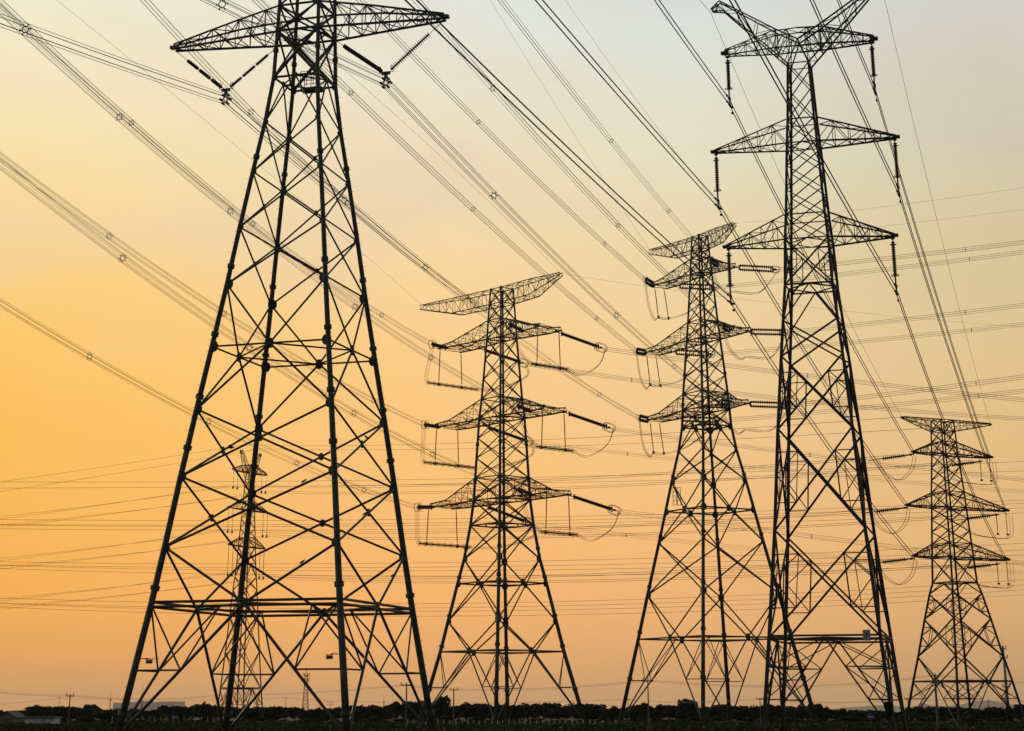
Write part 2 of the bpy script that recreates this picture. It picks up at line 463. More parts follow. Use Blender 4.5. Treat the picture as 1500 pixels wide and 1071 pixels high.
t2 = tension('transmission_tower', 'middle lattice tower with wide flat top arm and three pairs of arms, left of centre', .55, 375, -49.22,
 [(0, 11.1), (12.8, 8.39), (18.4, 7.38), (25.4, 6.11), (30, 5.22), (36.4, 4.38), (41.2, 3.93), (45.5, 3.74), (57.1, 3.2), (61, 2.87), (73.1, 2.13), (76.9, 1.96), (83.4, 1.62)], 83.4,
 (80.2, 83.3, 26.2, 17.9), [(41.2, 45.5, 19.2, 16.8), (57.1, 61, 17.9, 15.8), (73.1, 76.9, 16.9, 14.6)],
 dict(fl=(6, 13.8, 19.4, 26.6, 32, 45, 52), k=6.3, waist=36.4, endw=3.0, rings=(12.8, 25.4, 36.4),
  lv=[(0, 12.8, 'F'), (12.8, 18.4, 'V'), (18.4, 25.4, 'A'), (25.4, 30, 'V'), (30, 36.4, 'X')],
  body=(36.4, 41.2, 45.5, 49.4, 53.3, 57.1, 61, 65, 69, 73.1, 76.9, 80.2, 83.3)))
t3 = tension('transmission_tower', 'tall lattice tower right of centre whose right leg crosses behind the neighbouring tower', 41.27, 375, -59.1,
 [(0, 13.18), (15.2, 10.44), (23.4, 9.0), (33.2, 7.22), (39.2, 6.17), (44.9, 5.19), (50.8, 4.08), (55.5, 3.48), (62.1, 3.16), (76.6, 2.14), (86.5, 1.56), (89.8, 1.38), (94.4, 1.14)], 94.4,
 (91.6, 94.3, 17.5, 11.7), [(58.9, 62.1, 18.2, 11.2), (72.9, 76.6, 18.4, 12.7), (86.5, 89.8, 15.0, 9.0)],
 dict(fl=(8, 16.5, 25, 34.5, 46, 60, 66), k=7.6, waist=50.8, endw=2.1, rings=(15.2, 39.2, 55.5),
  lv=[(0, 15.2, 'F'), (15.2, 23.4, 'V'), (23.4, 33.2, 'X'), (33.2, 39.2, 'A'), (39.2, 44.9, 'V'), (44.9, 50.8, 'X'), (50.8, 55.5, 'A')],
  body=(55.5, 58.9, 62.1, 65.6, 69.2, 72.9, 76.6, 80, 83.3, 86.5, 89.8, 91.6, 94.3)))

# --- angle steel towers with three pairs of pointed arms
def suspension(name, label, cx, cy, ang, k, tab, horn=1.0, single=True, sc=1.0):
    t = Tower(name, label, cx, cy, ang, tab, 'angle')
    z = lambda v: v * k
    t.legs(z(53.6), .13 * sc, .09 * sc)
    t.foot_angle(z(7), [z(4.9), z(2.6)] if single else [z(3.6)], .075 * sc, .045 * sc)
    t.ring(z(7), .085 * sc, True, .12, .05 * sc)
    for a, b in ((7, 14.9), (14.9, 22.7), (22.7, 28.5)): t.panel(z(a), z(b), 'Xs' if single else 'X', .085 * sc)
    t.panel(z(28.5), z(31.4), 'X', .08 * sc)
    t.panel(z(31.4), z(34.4), 'A', .07 * sc)
    t.ring(z(34.4), .08 * sc, True)
    t.panel(z(34.4), z(38.2), 'Xs' if single else 'X', .07 * sc)
    for q in (38.2, 40.3, 46.5, 48.6): t.ring(z(q), .055 * sc, q in (38.2, 46.5))
    for a, b in ((38.2, 40.3), (40.3, 42.4), (42.4, 44.5), (44.5, 46.5), (46.5, 48.6), (48.6, 51.2), (51.2, 53.6)): t.panel(z(a), z(b), 'X', .05 * sc)
    t.ring(z(53.6), .05 * sc, False)
    for lo, hi, xe in ((38.2, 40.3, 6.9), (46.5, 48.6, 7.6)):
        for sd in (-1, 1):
            t.arm(sd, [(t.hw(z(lo)), t.hw(z(lo)), z(lo), t.hw(z(hi)), z(hi)), (xe * k, .12, z(lo), .1, z(lo) + .22)], 5, .06 * sc, .035 * sc, single=single, tipbox=.45)
    w = t.hw(z(53.6))
    # top beam
    for sd in (-1, 1):
        t.arm(sd, [(0, w, z(55.1), w * .75, z(56.8)), (2.2 * k, w, z(55.1), w * .75, z(56.7)), (6.35 * k, .2, z(55.1), .15, z(55.6))], 7, .055 * sc, .034 * sc, single=single, tipbox=.5, name='top_beam')
        # horn
        hx = 6.6 * k * horn
        b = MB()
        lo = [(w, w, z(53.6)), (2.5 * k * min(1, horn + .2), w * .9, z(55.3)), (hx * .94, .35, z(59.15)), (hx * 1.1, .1, z(59.25))]
        hi = [(0, w * .7, z(55.8)), (1.85 * k * min(1, horn + .2), w * .7, z(56.9)), (hx, .3, z(60.1)), (hx * 1.12, .1, z(59.5))]
        for ys in (-1, 1):
            for tab_ in (lo, hi):
                for p, q in zip(tab_, tab_[1:]): b.angle((sd * p[0], ys * p[1], p[2]), (sd * q[0], ys * q[1], q[2]), .12 * sc)
            b.angle((0, ys * w * .7, z(55.8)), (sd * w, ys * w, z(53.6)), .12 * sc)
        h = b.build('horn', ANGLE, t.root)
        def hp(tb, u, ys):
            u *= 3; i = min(2, int(u)); f = u - i; p, q = tb[i], tb[i + 1]; return Vector((sd * (p[0] + (q[0] - p[0]) * f), ys * (p[1] + (q[1] - p[1]) * f), p[2] + (q[2] - p[2]) * f))
        L = []; n = 9
        for i in range(1, n + 1):
            u0 = (i - 1) / n; u = i / n
            for ys in (-1, 1):
                L.append((hp(lo, u, ys), hp(hi, u, ys))); L.append((hp(lo, u0, ys), hp(hi, u, ys)) if i % 2 else (hp(hi, u0, ys), hp(lo, u, ys)))
            L.append((hp(lo, u, -1), hp(lo, u, 1))); L.append((hp(lo, u0, -1), hp(lo, u, 1)) if i % 2 else (hp(hi, u0, -1), hp(hi, u, 1)))
        L = [q for q in L if (q[0] - q[1]).length > .15]
        if single:
            for p, q in L: member(h, p, q, .033 * sc, 'strut', UA)
        else:
            m = MB()
            for p, q in L: m.tube([p, q], .03 * sc, 3)
            m.build('strut', ANGLE, h, 'stuff')
    if single: t.finish()
    else: t.finish(110)
    return t
TAB4 = [(0, 4.8), (7, 4.14), (14.9, 3.44), (22.7, 2.9), (28.5, 2.43), (34.4, 1.9), (38.2, 1.74), (40.3, 1.58), (46.5, 1.24), (48.6, 1.1), (53.6, .87)]
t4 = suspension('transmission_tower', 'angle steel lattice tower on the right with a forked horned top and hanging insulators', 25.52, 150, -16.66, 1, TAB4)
k6 = .985
t6 = suspension('transmission_tower', 'small distant horned lattice tower seen through the legs of the big left tower', -57.7, 440, 60.5, k6,
 [(0, 3.75), (7, 3.2), (14.9, 2.7), (22.7, 2.25), (28.5, 1.9), (34.4, 1.5), (38.2, 1.35), (46.5, .95), (48.6, .88), (53.6, .72)], horn=.55, single=False, sc=1.25)

# --- far right tower
t5 = Tower('transmission_tower', 'smaller angle steel lattice tower at the far right with a long thin flat top arm', 56.45, 240, 25.84,
 [(0, 5.15), (5.3, 4.18), (8.2, 3.61), (12.6, 2.82), (15.6, 2.24), (16.9, 1.91), (19.9, 1.78), (21.6, 1.71), (26, 1.5), (27.9, 1.43), (32.6, 1.15), (35.5, 1.05), (36.9, .99)], 'angle')
t5.legs(36.9, .17, .1)
t5.foot_angle(5.3, [3.3], .085, .05)
t5.ring(5.3, .11, True)
t5.panel(5.3, 8.2, 'V', .09); t5.panel(8.2, 12.6, 'Xs', .085); t5.panel(12.6, 15.6, 'Xs', .08); t5.panel(15.6, 16.9, 'A', .07)
t5.ring(16.9, .09, True)
zz = (16.9, 19.9, 21.6, 23.1, 24.6, 26, 27.9, 29.4, 31, 32.6, 34.1, 35.5, 36.9)
for a, b in zip(zz, zz[1:]): t5.panel(a, b, 'X', .06)
for q in (19.9, 21.6, 26, 27.9, 32.6, 34.1, 35.5, 36.9): t5.ring(q, .06, q in (19.9, 26, 32.6))
for lo, hi, xl, xr in ((19.9, 21.6, 5.8, 8.7), (26, 27.9, 6.3, 9.25), (32.6, 34.1, 4.8, 7.35)):
    for sd, xe in ((-1, xl), (1, xr)):
        t5.arm(sd, [(t5.hw(lo), t5.hw(lo), lo, t5.hw(hi), hi), (xe, .3, lo, .2, lo + .2)], 5, .07, .038, single=False, tipbox=.5)
for sd, xe in ((-1, 6.3), (1, 7.8)):
    t5.arm(sd, [(1.05, 1.05, 35.5, .99, 36.9), (xe, .15, 36.8, .15, 37.0)], 6, .055, .034, single=False, tipbox=.3)
t5.finish()

WIRES = [
 ('T2nTL',8,[-13.66,375.07,72.1],252,0.00684,0.000535,0,300,[125.9,84.8,27.5]),
 ('T2nML',8,[-15.03,376.67,56.2],252,0.01449,0.000409,0,300,[127.9,91.1,27.3]),
 ('T2nBL',8,[-16.22,377.99,40.18],252,0.00078,0.000453,0,300,[129.1,92.3,58.8,28.0]),
 ('T2nTR',8,[1.83,357.15,72.71],252,-0.01425,0.000665,0,300,[116.8,81.8,22.3]),
 ('T2nMR',8,[3.34,355.31,56.69],252,-0.00265,0.00047,0,300,[154.4,124.4,81.1,47.5]),
 ('T2nBR',8,[3.42,355.27,41.22],252,-0.00976,0.000501,0,300,[151.6,117.1,80.6,46.5]),
 ('T2fTL',6,[5.51,387.15,70.24],16,-0.10646,0.000426,0,300,[23.3]),
 ('T2fML',6,[6.4,386.13,53.97],16,-0.07808,0.000183,0,300,[21.0]),
 ('T2fBL',6,[6.45,386.05,37.77],16,-0.09114,0.000215,0,300,[20.3]),
 ('T2fTR',6,[20.87,369.36,70.08],16,-0.08381,0.0002,0,300,[43.8]),
 ('T2fMR',6,[22.1,367.92,54.14],16,-0.09188,0.000163,0,300,[41.8]),
 ('T2fBR',6,[22.79,367.12,38.3],16,-0.09255,1.1e-05,0,300,[40.3]),
 ('T3nTL',6,[30.05,378.03,85.95],252,-0.00074,0.000178,0,300,[107.6,32.3]),
 ('T3nML',6,[28.12,381.34,71.88],252,0.01921,0.000177,0,300,[154.4,104.1,31.0]),
 ('T3nTR',6,[41.38,359.11,85.82],252,0.01936,0.000176,0,300,[75.8,35.5]),
 ('T3nMR',6,[42.97,356.58,72.2],252,-0.01198,0.000249,0,300,[141.6,79.6]),
 ('T3nBL',6,[-23.44,152.24,51.3],77.25,-0.00578,0.00015,0,234.5,[34.2,66.7,187.6]),
 ('T3nBR',6,[-9.45,147.76,51.3],76.16,-0.00339,0.00015,0,216.2,[37.3,106.0,157.6]),
 ('T1nL',6,[-23.44,152.24,51.3],252,-0.15369,0.00025,0,200,[31.2]),
 ('T1nR',6,[-9.45,147.76,51.3],252,-0.14202,0.00025,0,200,[30.4]),
 ('T3fTL',6,[45.35,383.12,85.5],-20,0.02043,0.0003,0,200,[51.7]),
 ('T3fTR',6,[55.69,365.83,85.31],-20,0.01948,0.0003,0,200,[36.7]),
 ('T3fML',6,[44.31,384.88,71.82],-20,0.01374,0.0003,0,200,[52.4]),
 ('T3fMR',6,[56.33,363.49,72.22],-20,0.03423,0.0003,0,200,[34.5]),
 ('T3fBL',6,[45.05,383.63,58.03],-20,0.02626,0.0003,0,200,[51.7]),
 ('T3fBR',6,[56.55,364.41,58.1],-20,0.05438,0.0003,0,200,[35.4]),
 ('T4nL1',2,[19.66,151.75,50.9],252,-0.02558,0.0003,0,170,[]),
 ('T4fL1',2,[19.66,151.75,50.9],69.35,-0.24588,0.0005,0,92.1,[]),
 ('T4nL2',2,[18.38,152.14,42.0],252,-0.02149,0.00016,0,170,[]),
 ('T4fL2',2,[18.38,152.14,42.0],69.16,-0.22341,0.0005,0,91.1,[]),
 ('T4nL3',2,[19.1,151.92,33.8],252,-0.03128,0.00023,0,170,[]),
 ('T4fL3',2,[19.1,151.92,33.8],69.42,-0.19998,0.0005,0,91.4,[]),
 ('T4nR1',2,[31.38,148.25,50.9],252,0.01159,0.0003,0,170,[]),
 ('T4fR1',2,[31.38,148.25,50.9],71.57,-0.23391,0.0005,0,100.1,[]),
 ('T4nR2',2,[32.66,147.86,42.0],252,-0.0051,0.0003,0,170,[]),
 ('T4fR2',2,[32.66,147.86,42.0],71.55,-0.21051,0.0005,0,101.4,[]),
 ('T4nR3',2,[31.94,148.08,33.8],252,-0.00442,0.000169,0,170,[]),
 ('T4fR3',2,[31.94,148.08,33.8],71.33,-0.22039,0.0008,0,101.0,[]),
 ('T4ngL',1,[18.4,152.13,59.2],252,-0.11132,0.0003,0,170,[]),
 ('T4fgL',1,[18.4,152.13,59.2],69.17,-0.33447,0.00099,0,91.1,[]),
 ('T4fgR',1,[32.61,147.88,59.2],72.09,-0.28991,0.00068,0,100.4,[]),
 ('T2gL',1,[-16.51,394.46,84.12],252,0.11166,-0.000123,0,330,[]),
 ('T2gR',1,[12.22,361.38,83.47],252,0.08008,-0.000245,0,330,[]),
 ('T3gL',1,[32.25,389.95,95.03],252,0.1352,0.0002,0,250,[]),
 ('T3gR',1,[47.24,364.86,94.52],252,-0.01265,0.000309,0,250,[]),
 ('T3gfR',1,[47.26,364.97,94.55],-20,0.01258,0.000441,0,200,[]),
 ('T3gfL',1,[32.26,390.03,95.05],-20,0.01012,0.000201,0,200,[]),
 ('T2gfR',1,[12.22,361.45,83.48],16,-0.08831,0.000377,0,300,[]),
 ('far0',1,[-190.0,620.0,73.09],0,-0.00778,7.06e-05,0,380.0,[]),
 ('far1',1,[-190.0,620.0,70.94],0,-0.0004,4.32e-05,0,380.0,[]),
 ('far2',1,[-190.0,620.0,61.39],0,-0.01683,9.09e-05,0,380.0,[]),
 ('far3',1,[-190.0,620.0,59.75],0,-0.01377,8.74e-05,0,380.0,[]),
 ('far4',1,[-190.0,620.0,59.7],0,-0.01869,9e-05,0,380.0,[]),
 ('far5',1,[-190.0,620.0,58.52],0,-0.01753,8.4e-05,0,380.0,[]),
 ('far6',1,[-190.0,620.0,48.27],0,-0.02243,0.000103,0,380.0,[]),
 ('far7',1,[-190.0,620.0,47.38],0,-0.02495,0.0001008,0,380.0,[]),
 ('far8',1,[-190.0,620.0,47.43],0,-0.0343,0.0001142,0,380.0,[]),
 ('far9',1,[-190.0,620.0,46.7],0,-0.04007,0.0001165,0,380.0,[]),
 ('far10',1,[-190.0,620.0,37.64],0,-0.04312,0.000155,0,380.0,[]),
 ('far11',1,[-190.0,620.0,36.08],0,-0.04051,0.0001481,0,380.0,[]),
 ('far12',1,[-190.0,620.0,36.11],0,-0.04882,0.0001592,0,380.0,[]),
 ('far13',1,[-190.0,620.0,35.22],0,-0.054,0.0001689,0,380.0,[]),
 ('T6lL00',1,[-61.6,433.96,50.4],165,-0.10764,0.0003,0,170,[]),
 ('T6rL00',1,[-61.6,433.96,50.4],-59.88,-0.10719,0.00012,0,223.3,[]),
 ('T6lL01',1,[-61.6,433.96,50.8],165,-0.12425,0.0003,0,170,[]),
 ('T6rL01',1,[-61.6,433.96,50.8],-59.88,-0.1079,0.00012,0,223.3,[]),
 ('T6lL10',1,[-62.03,433.29,40.5],165,-0.1035,0.0003,0,170,[]),
 ('T6rL10',1,[-62.03,433.29,40.5],-60.08,-0.09315,0.00012,0,222.8,[]),
 ('T6lL11',1,[-62.03,433.29,40.9],165,-0.12041,0.0003,0,170,[]),
 ('T6rL11',1,[-62.03,433.29,40.9],-60.08,-0.09387,0.00012,0,222.8,[]),
 ('T6lL20',1,[-61.81,433.63,31.1],165,-0.09692,0.0003,0,170,[]),
 ('T6rL20',1,[-61.81,433.63,31.1],-60.04,-0.07854,0.00012,0,223.0,[]),
 ('T6lL21',1,[-61.81,433.63,31.5],165,-0.11386,0.0003,0,170,[]),
 ('T6rL21',1,[-61.81,433.63,31.5],-60.04,-0.07925,0.00012,0,223.0,[]),
 ('T6lR00',1,[-53.75,446.04,50.4],165,-0.10219,0.0003,0,170,[]),
 ('T6rR00',1,[-53.75,446.04,50.4],-60.07,-0.10553,0.00012,0,230.7,[]),
 ('T6lR01',1,[-53.75,446.04,50.8],165,-0.11615,0.0003,0,170,[]),
 ('T6rR01',1,[-53.75,446.04,50.8],-60.07,-0.10622,0.00012,0,230.7,[]),
 ('T6lR10',1,[-53.32,446.71,40.5],165,-0.09981,0.0003,0,170,[]),
 ('T6rR10',1,[-53.32,446.71,40.5],-59.78,-0.09178,0.00012,0,231.2,[]),
 ('T6lR11',1,[-53.32,446.71,40.9],165,-0.11371,0.0003,0,170,[]),
 ('T6rR11',1,[-53.32,446.71,40.9],-59.78,-0.09247,0.00012,0,231.2,[]),
 ('T6lR20',1,[-53.54,446.37,31.1],165,-0.10026,0.0003,0,170,[]),
 ('T6rR20',1,[-53.54,446.37,31.1],-59.82,-0.07773,0.00012,0,231.0,[]),
 ('T6lR21',1,[-53.54,446.37,31.5],165,-0.1143,0.0003,0,170,[]),
 ('T6rR21',1,[-53.54,446.37,31.5],-59.82,-0.07843,0.00012,0,231.0,[]),
 ('T6gl-1',1,[-59.64,436.98,60.2],165,-0.11851,0.0002,0,170,[]),
 ('T6gr-1',1,[-59.64,436.98,60.2],-61.06,-0.1247,0.0001,0,228.2,[]),
 ('T6gl1',1,[-55.71,443.02,60.2],165,-0.13116,0.0002,0,170,[]),
 ('T6gr1',1,[-55.71,443.02,60.2],-59.16,-0.12325,0.0001,0,232.5,[]),
]

# ------------------------------------------------------------------ conductors
def wpath(E, az, k1, k2, s0, s1, n=40):
    e = Vector((math.cos(R(az)), math.sin(R(az)), 0)); E = Vector(E); out = []
    for i in range(n + 1):
        q = s0 + (s1 - s0) * i / n
        out.append(E + e * q + Vector((0, 0, k1 * q + k2 * q * q)))
    return out
def spacer_mesh(n, Rr):
    b = MB(); ri = Rr * .6; seg = 12 if n != 6 else 12
    ring = [Vector((math.cos(2 * PI * i / seg) * ri, 0, math.sin(2 * PI * i / seg) * ri)) for i in range(seg + 1)]
    b.tube(ring, .035, 5, cap=False)
    for i in range(n):
        t = 2 * PI * i / n; d = Vector((math.cos(t), 0, math.sin(t)))
        b.tube([d * ri, d * (Rr * 1.05)], [.03, .05], 5)
        for q in (-.6, .6):
            dd = Vector((math.cos(t + q * .22), 0, math.sin(t + q * .22))); b.tube([d * (Rr * .92), dd * Rr * 1.12], .028, 4)
    return b.mesh('spacer', WIRE)
SPM = {8: spacer_mesh(8, .5), 6: spacer_mesh(6, .42)}
def offs(kind):
    if kind == 1: return [(0, 0)]
    if kind == 2: return [(0, .27), (0, -.27)]
    Rr = .48 if kind == 8 else .42
    return [(math.cos(2 * PI * i / 6 + .12) * Rr * rnd.uniform(.93, 1.05), math.sin(2 * PI * i / 6 + .12) * Rr * rnd.uniform(.93, 1.05)) for i in range(6)]
WR = {8: .021, 6: .021, 2: .042, 1: .02}
LAB = {}
def pos_words(nm): return {'T': 'top', 'M': 'middle', 'B': 'lowest'}[nm[0]], {'L': 'left', 'R': 'right'}[nm[1]]
TN = {'2': 'middle tower', '3': 'centre-right tower', '4': 'horned tower', '5': 'far right tower', '6': 'distant horned tower', '1': 'big near tower'}
ORD = ['topmost', 'second', 'third', 'lowest']
for w in WIRES:
    nm, kind, E, azd, k1, k2, s0, s1, sp = w
    grp = None; r = WR[kind]; cat = 'power line'; name = 'conductor_bundle'
    if nm.startswith('far'):
        r = .06; name = 'power_line'; q_ = int(nm[3:]); lab = ('%s of the two faint highest far lines crossing behind the towers' % ('upper', 'lower')[q_] if q_ < 2 else '%s of four far lines in the %s group crossing behind the towers' % (ORD[(q_ - 2) % 4], ('upper', 'middle', 'lowest')[(q_ - 2) // 4])); grp = 'far power lines crossing behind the towers'
        cat = 'cable'
    elif nm.startswith('T6'):
        r = .034; name = 'power_line'; cat = 'cable'
        if nm[2] == 'g': lab = 'thin wire from the %s horn of the distant horned tower towards the %s' % (('left' if '-' in nm else 'right'), 'left' if nm[3] == 'l' else 'right')
        else: lab = '%s thin wire from the %s %s arm of the distant horned tower, going %s' % (('lower', 'upper')[int(nm[5])], ('top', 'middle', 'lowest')[int(nm[4])], {'L': 'left', 'R': 'right'}[nm[3]], {'l': 'left', 'r': 'right'}[nm[2]])
        grp = 'wires of the small distant horned tower, %s side' % ('left' if nm[2:4] in ('lL', 'lR', 'gl') else 'right')
    elif kind == 1:
        name = 'ground_wire'; cat = 'cable'
        sd = 'left' if nm.endswith('L') else 'right'
        way = 'from the sky to' if nm[3 - 1] == 'n' else 'to the far right tower from'
        lab = 'single thin wire %s the %s horn of the %s' % (way, sd, TN[nm[1]])
        if nm.startswith('T3gf') or nm.startswith('T2gf'): lab = 'single thin wire going right from the %s top tip of the %s' % (sd, TN[nm[1]])
        elif nm.startswith('T2g') or nm.startswith('T3g'): lab = 'single thin wire from the upper left to the %s top tip of the %s' % (sd, TN[nm[1]])
    elif nm[1] == '4':
        sd = {'L': 'left', 'R': 'right'}[nm[3]]; lv = {'1': 'top', '2': 'middle', '3': 'lowest'}[nm[4]]
        lab = 'two dark wires %s the %s %s arm of the horned tower' % ('from the sky to' if nm[2] == 'n' else 'running rightward from', lv, sd)
    elif nm.startswith('T1'):
        lab = 'six wires from the upper left to the %s V insulator of the big near tower' % {'L': 'left', 'R': 'right'}[nm[3]]
    elif nm in ('T3nBL', 'T3nBR'):
        lab = 'six wires from the %s V insulator of the big near tower to the centre-right tower' % {'L': 'left', 'R': 'right'}[nm[4]]
    else:
        lv, sd = pos_words(nm[3:])
        lab = '%s wires %s the %s %s arm of the %s' % ('six', 'from the upper left to' if nm[2] == 'n' else 'going right from', lv, sd, TN[nm[1]])
    pts = wpath(E, azd, k1, k2, s0, s1, 44 if kind != 1 else 30)
    side = Vector((-math.sin(R(azd)), math.cos(R(azd)), 0))
    if kind == 1:
        b = MB(); b.tube(pts, r, 4); o = b.build(name, WIRE); tag(o, lab, cat, grp); continue
    root = empty(name, E); tag(root, lab, cat, grp); inv = Vector(E)
    for a, c in offs(kind):
        b = MB(); d = side * a + Vector((0, 0, c)); b.tube([p - inv + d for p in pts], r, 4); b.build('conductor', WIRE, root)
    if kind > 2:
        for q in (sp or [s1 * .3]) + ([] if nm.startswith('T1') else []):
            e = Vector((math.cos(R(azd)), math.sin(R(azd)), 0)); o = link('spacer', SPM[kind], root)
            o.location = e * q + Vector((0, 0, k1 * q + k2 * q * q)); o.rotation_euler = (0, 0, R(azd - 90)); 

# ------------------------------------------------------------------ insulators
def discs(b, a, c, n, r, rr=.35, seg=9):
    a = Vector(a); c = Vector(c); L = (c - a).length; d = (c - a).normalized(); p = L / n; prof = [(0, r * rr)]
    for i in range(n):
        z = i * p; prof += [(z + p * .15, r * rr), (z + p * .35, r), (z + p * .55, r * .96), (z + p * .62, r * rr)]
    prof.append((L, r * rr)); b.lathe(prof, a, d, seg)
def ringloop(b, c, d, w, h, r):
    d = Vector(d).normalized(); up = Vector((0, 0, 1)); s_ = d.cross(up).normalized(); n = 14
    b.tube([Vector(c) + s_ * math.cos(2 * PI * i / n) * w + up * math.sin(2 * PI * i / n) * h for i in range(n + 1)], r, 5, cap=False)
# V strings of the big near tower
for sd, lab in ((-1, 'V shaped insulators under the left arm of the big near tower'), (1, 'V shaped insulators under the right arm of the big near tower, thick inner string')):
    O = t1.wpt(sd * 7.34, 0, 51.3); root = empty('insulator_string', O, t1.ang); tag(root, lab, 'insulator')
    Y0 = Vector((0, 0, .85)); out = Vector((sd * 5.1, 0, 5.0)); inn = Vector((-sd * 5.1, 0, 4.6))
    for p, inner in ((out, 0), (inn, 1)):
        y = Y0 + Vector(((1 if not inner else -1) * sd * .3, 0, .15))
        m = MB(); m.tube([p, p.lerp(y, .26)], .03, 5); m.build('link_rod', STEEL, root)
        m = MB()
        offl = (-.0,) if not (inner and sd > 0) else (-.2, .2)
        for o_ in offl:
            of = Vector((0, o_, 0))
            if sd < 0:
                for u0, u1 in ((.27, .49), (.52, .74), (.77, .97)): discs(m, p.lerp(y, u0) + of, p.lerp(y, u1) + of, 11, .17, .6)
            else: discs(m, p.lerp(y, .27) + of, p.lerp(y, .97) + of, 23, .24 if not inner else .2, .3 if not inner else .62)
        if sd < 0: m.tube([p.lerp(y, .26), p.lerp(y, .98)], .035, 5)
        m.build('insulator_disc', GLAZE, root, 'stuff')
        m = MB(); ringloop(m, p.lerp(y, .95), (p - y), .3, .3, .03); m.build('corona_ring', STEEL, root)
    m = MB(); m.box((0, 0, .85), (.8, .08, .28)); m.box((0, 0, .6), (.3, .08, .5)); m.build('yoke_plate', STEEL, root)
    m = MB()
    for i in range(6):
        t = 2 * PI * i / 6; p = Vector((math.cos(t) * .42, 0, math.sin(t) * .42)); m.tube([p * .25, p], .05, 5); m.box(p, (.16, .5, .14))
    m.tube([Vector((math.cos(2 * PI * i / 12) * .26, 0, math.sin(2 * PI * i / 12) * .26)) for i in range(13)], .05, 5, cap=False)
    m.build('suspension_clamp', STEEL, root)
# hanging strings of the horned tower
for sd, sn in ((-1, 'left'), (1, 'right')):
    for lv, xe, zt, zb in (('top', 6.12, 55.0, 50.9), ('middle', 7.45, 46.4, 42.0), ('lowest', 6.72, 38.1, 33.8)):
        O = t4.wpt(sd * xe, 0, zb); root = empty('insulator_string', O, t4.ang); tag(root, 'hanging disc insulator string under the %s %s arm of the horned tower' % (lv, sn), 'insulator')
        h = zt - zb
        m = MB(); m.tube([(0, 0, h), (0, 0, h - .35)], .05, 6); m.box((0, 0, h - .05), (.3, .12, .12)); m.build('shackle', STEEL, root)
        m = MB(); discs(m, (0, 0, h - .3), (0, 0, 1.15), 19, .18, .58, 10); m.build('insulator_disc', GLAZE, root, 'stuff')
        m = MB(); ringloop(m, (0, 0, h - .55), (0, 1, 0), .26, .03, .03); ringloop(m, (0, 0, 1.2), (0, 1, 0), .32, .08, .035); m.build('corona_ring', STEEL, root)
        m = MB(); m.box((0, 0, .8), (.12, .12, .7)); m.box((0, 0, .3), (.08, .3, .7)); m.build('yoke_plate', STEEL, root)
        for c in (.27, -.27):
            q = MB(); q.tube([(0, -.45, c - .04), (0, -.2, c + .08), (0, .2, c + .08), (0, .45, c - .06)], [.06, .13, .13, .06], 6); q.build('suspension_clamp', STEEL, root)
            q = MB(); e = 1 if c > 0 else 1; q.box((0, 1.25, c - .33), (.14, .38, .13)); q.box((0, -1.2, c - .06), (.14, .38, .13)); q.build('vibration_damper', STEEL, root)
# tension strings and jumpers
def tstring(t, xl, yl, zl, E, lab, twin, n, r, L_ring):
    A = t.wpt(xl, yl, zl); E = Vector(E); root = empty('insulator_string', A); tag(root, lab, 'insulator'); d = E - A; u = d.normalized(); s_ = u.cross(Vector((0, 0, 1))).normalized(); upv = s_.cross(u)
    m = MB(); m.tube([(0, 0, 0), d * .12], .11, 5); m.box((0, 0, 0), (.4, .4, .5)); m.box(d * .12, (.3, .3, 1.0)); m.box(d * .88, (.3, .3, 1.0)); m.build('yoke_plate', STEEL, root)
    m = MB()
    for o_ in ((-.42, .42) if twin else (-.14, .14)): discs(m, d * .13 + upv * o_, d * .86 + upv * o_, n, r, .45 if twin else .6, 8)
    m.build('insulator_disc', GLAZE, root, 'stuff')
    m = MB(); c = d * .93; w, h = L_ring
    pts = []
    for i in range(17):
        a = 2 * PI * i / 16; ca, sa = math.cos(a), math.sin(a); f = lambda v: math.copysign(abs(v) ** .55, v)
        pts.append(c + u * f(ca) * w + upv * f(sa) * h)
    for sg in (-.35, .35): m.tube([p + s_ * sg for p in pts], .045, 5, cap=False)
    m.box(c, (.5, .5, .35)); m.tube([d * .86, d], .08, 6); ringloop(m, d * .84, u, .45, .55, .04)
    m.build('corona_ring', STEEL, root)
def EW(n): return next(w for w in WIRES if w[0] == n)
att2 = {'nTL': (-14.25, -2.6, 73.0), 'nML': (-16.35, -2.6, 57.0), 'nBL': (-18.15, -2.6, 41.1), 'fTL': (-10.15, 2.6, 73.), 'fML': (-8.8, 2.6, 57.), 'fBL': (-8.7, 2.6, 41.1),
 'nTR': (9.45, -2.6, 73.0), 'nMR': (11.8, -2.6, 57.), 'nBR': (11.9, -2.6, 41.1), 'fTR': (13.35, 2.6, 73.), 'fMR': (15.25, 2.6, 57.), 'fBR': (16.3, 2.6, 41.1)}
att3 = {'nTL': (-13.65, -2, 86.5), 'nML': (-17.3, -2, 72.9), 'nBL': (-17, -2, 58.9), 'fTL': (-11.85, 2, 86.5), 'fML': (-13.9, 2, 72.9), 'fBL': (-12.45, 2, 58.9),
 'nTR': (8.4, -2, 86.5), 'nMR': (11.45, -2, 72.9), 'nBR': (10.1, -2, 58.9), 'fTR': (8.3, 2, 86.5), 'fMR': (11.45, 2, 72.9), 'fBR': (9.95, 2, 58.9)}
RINGS = {}
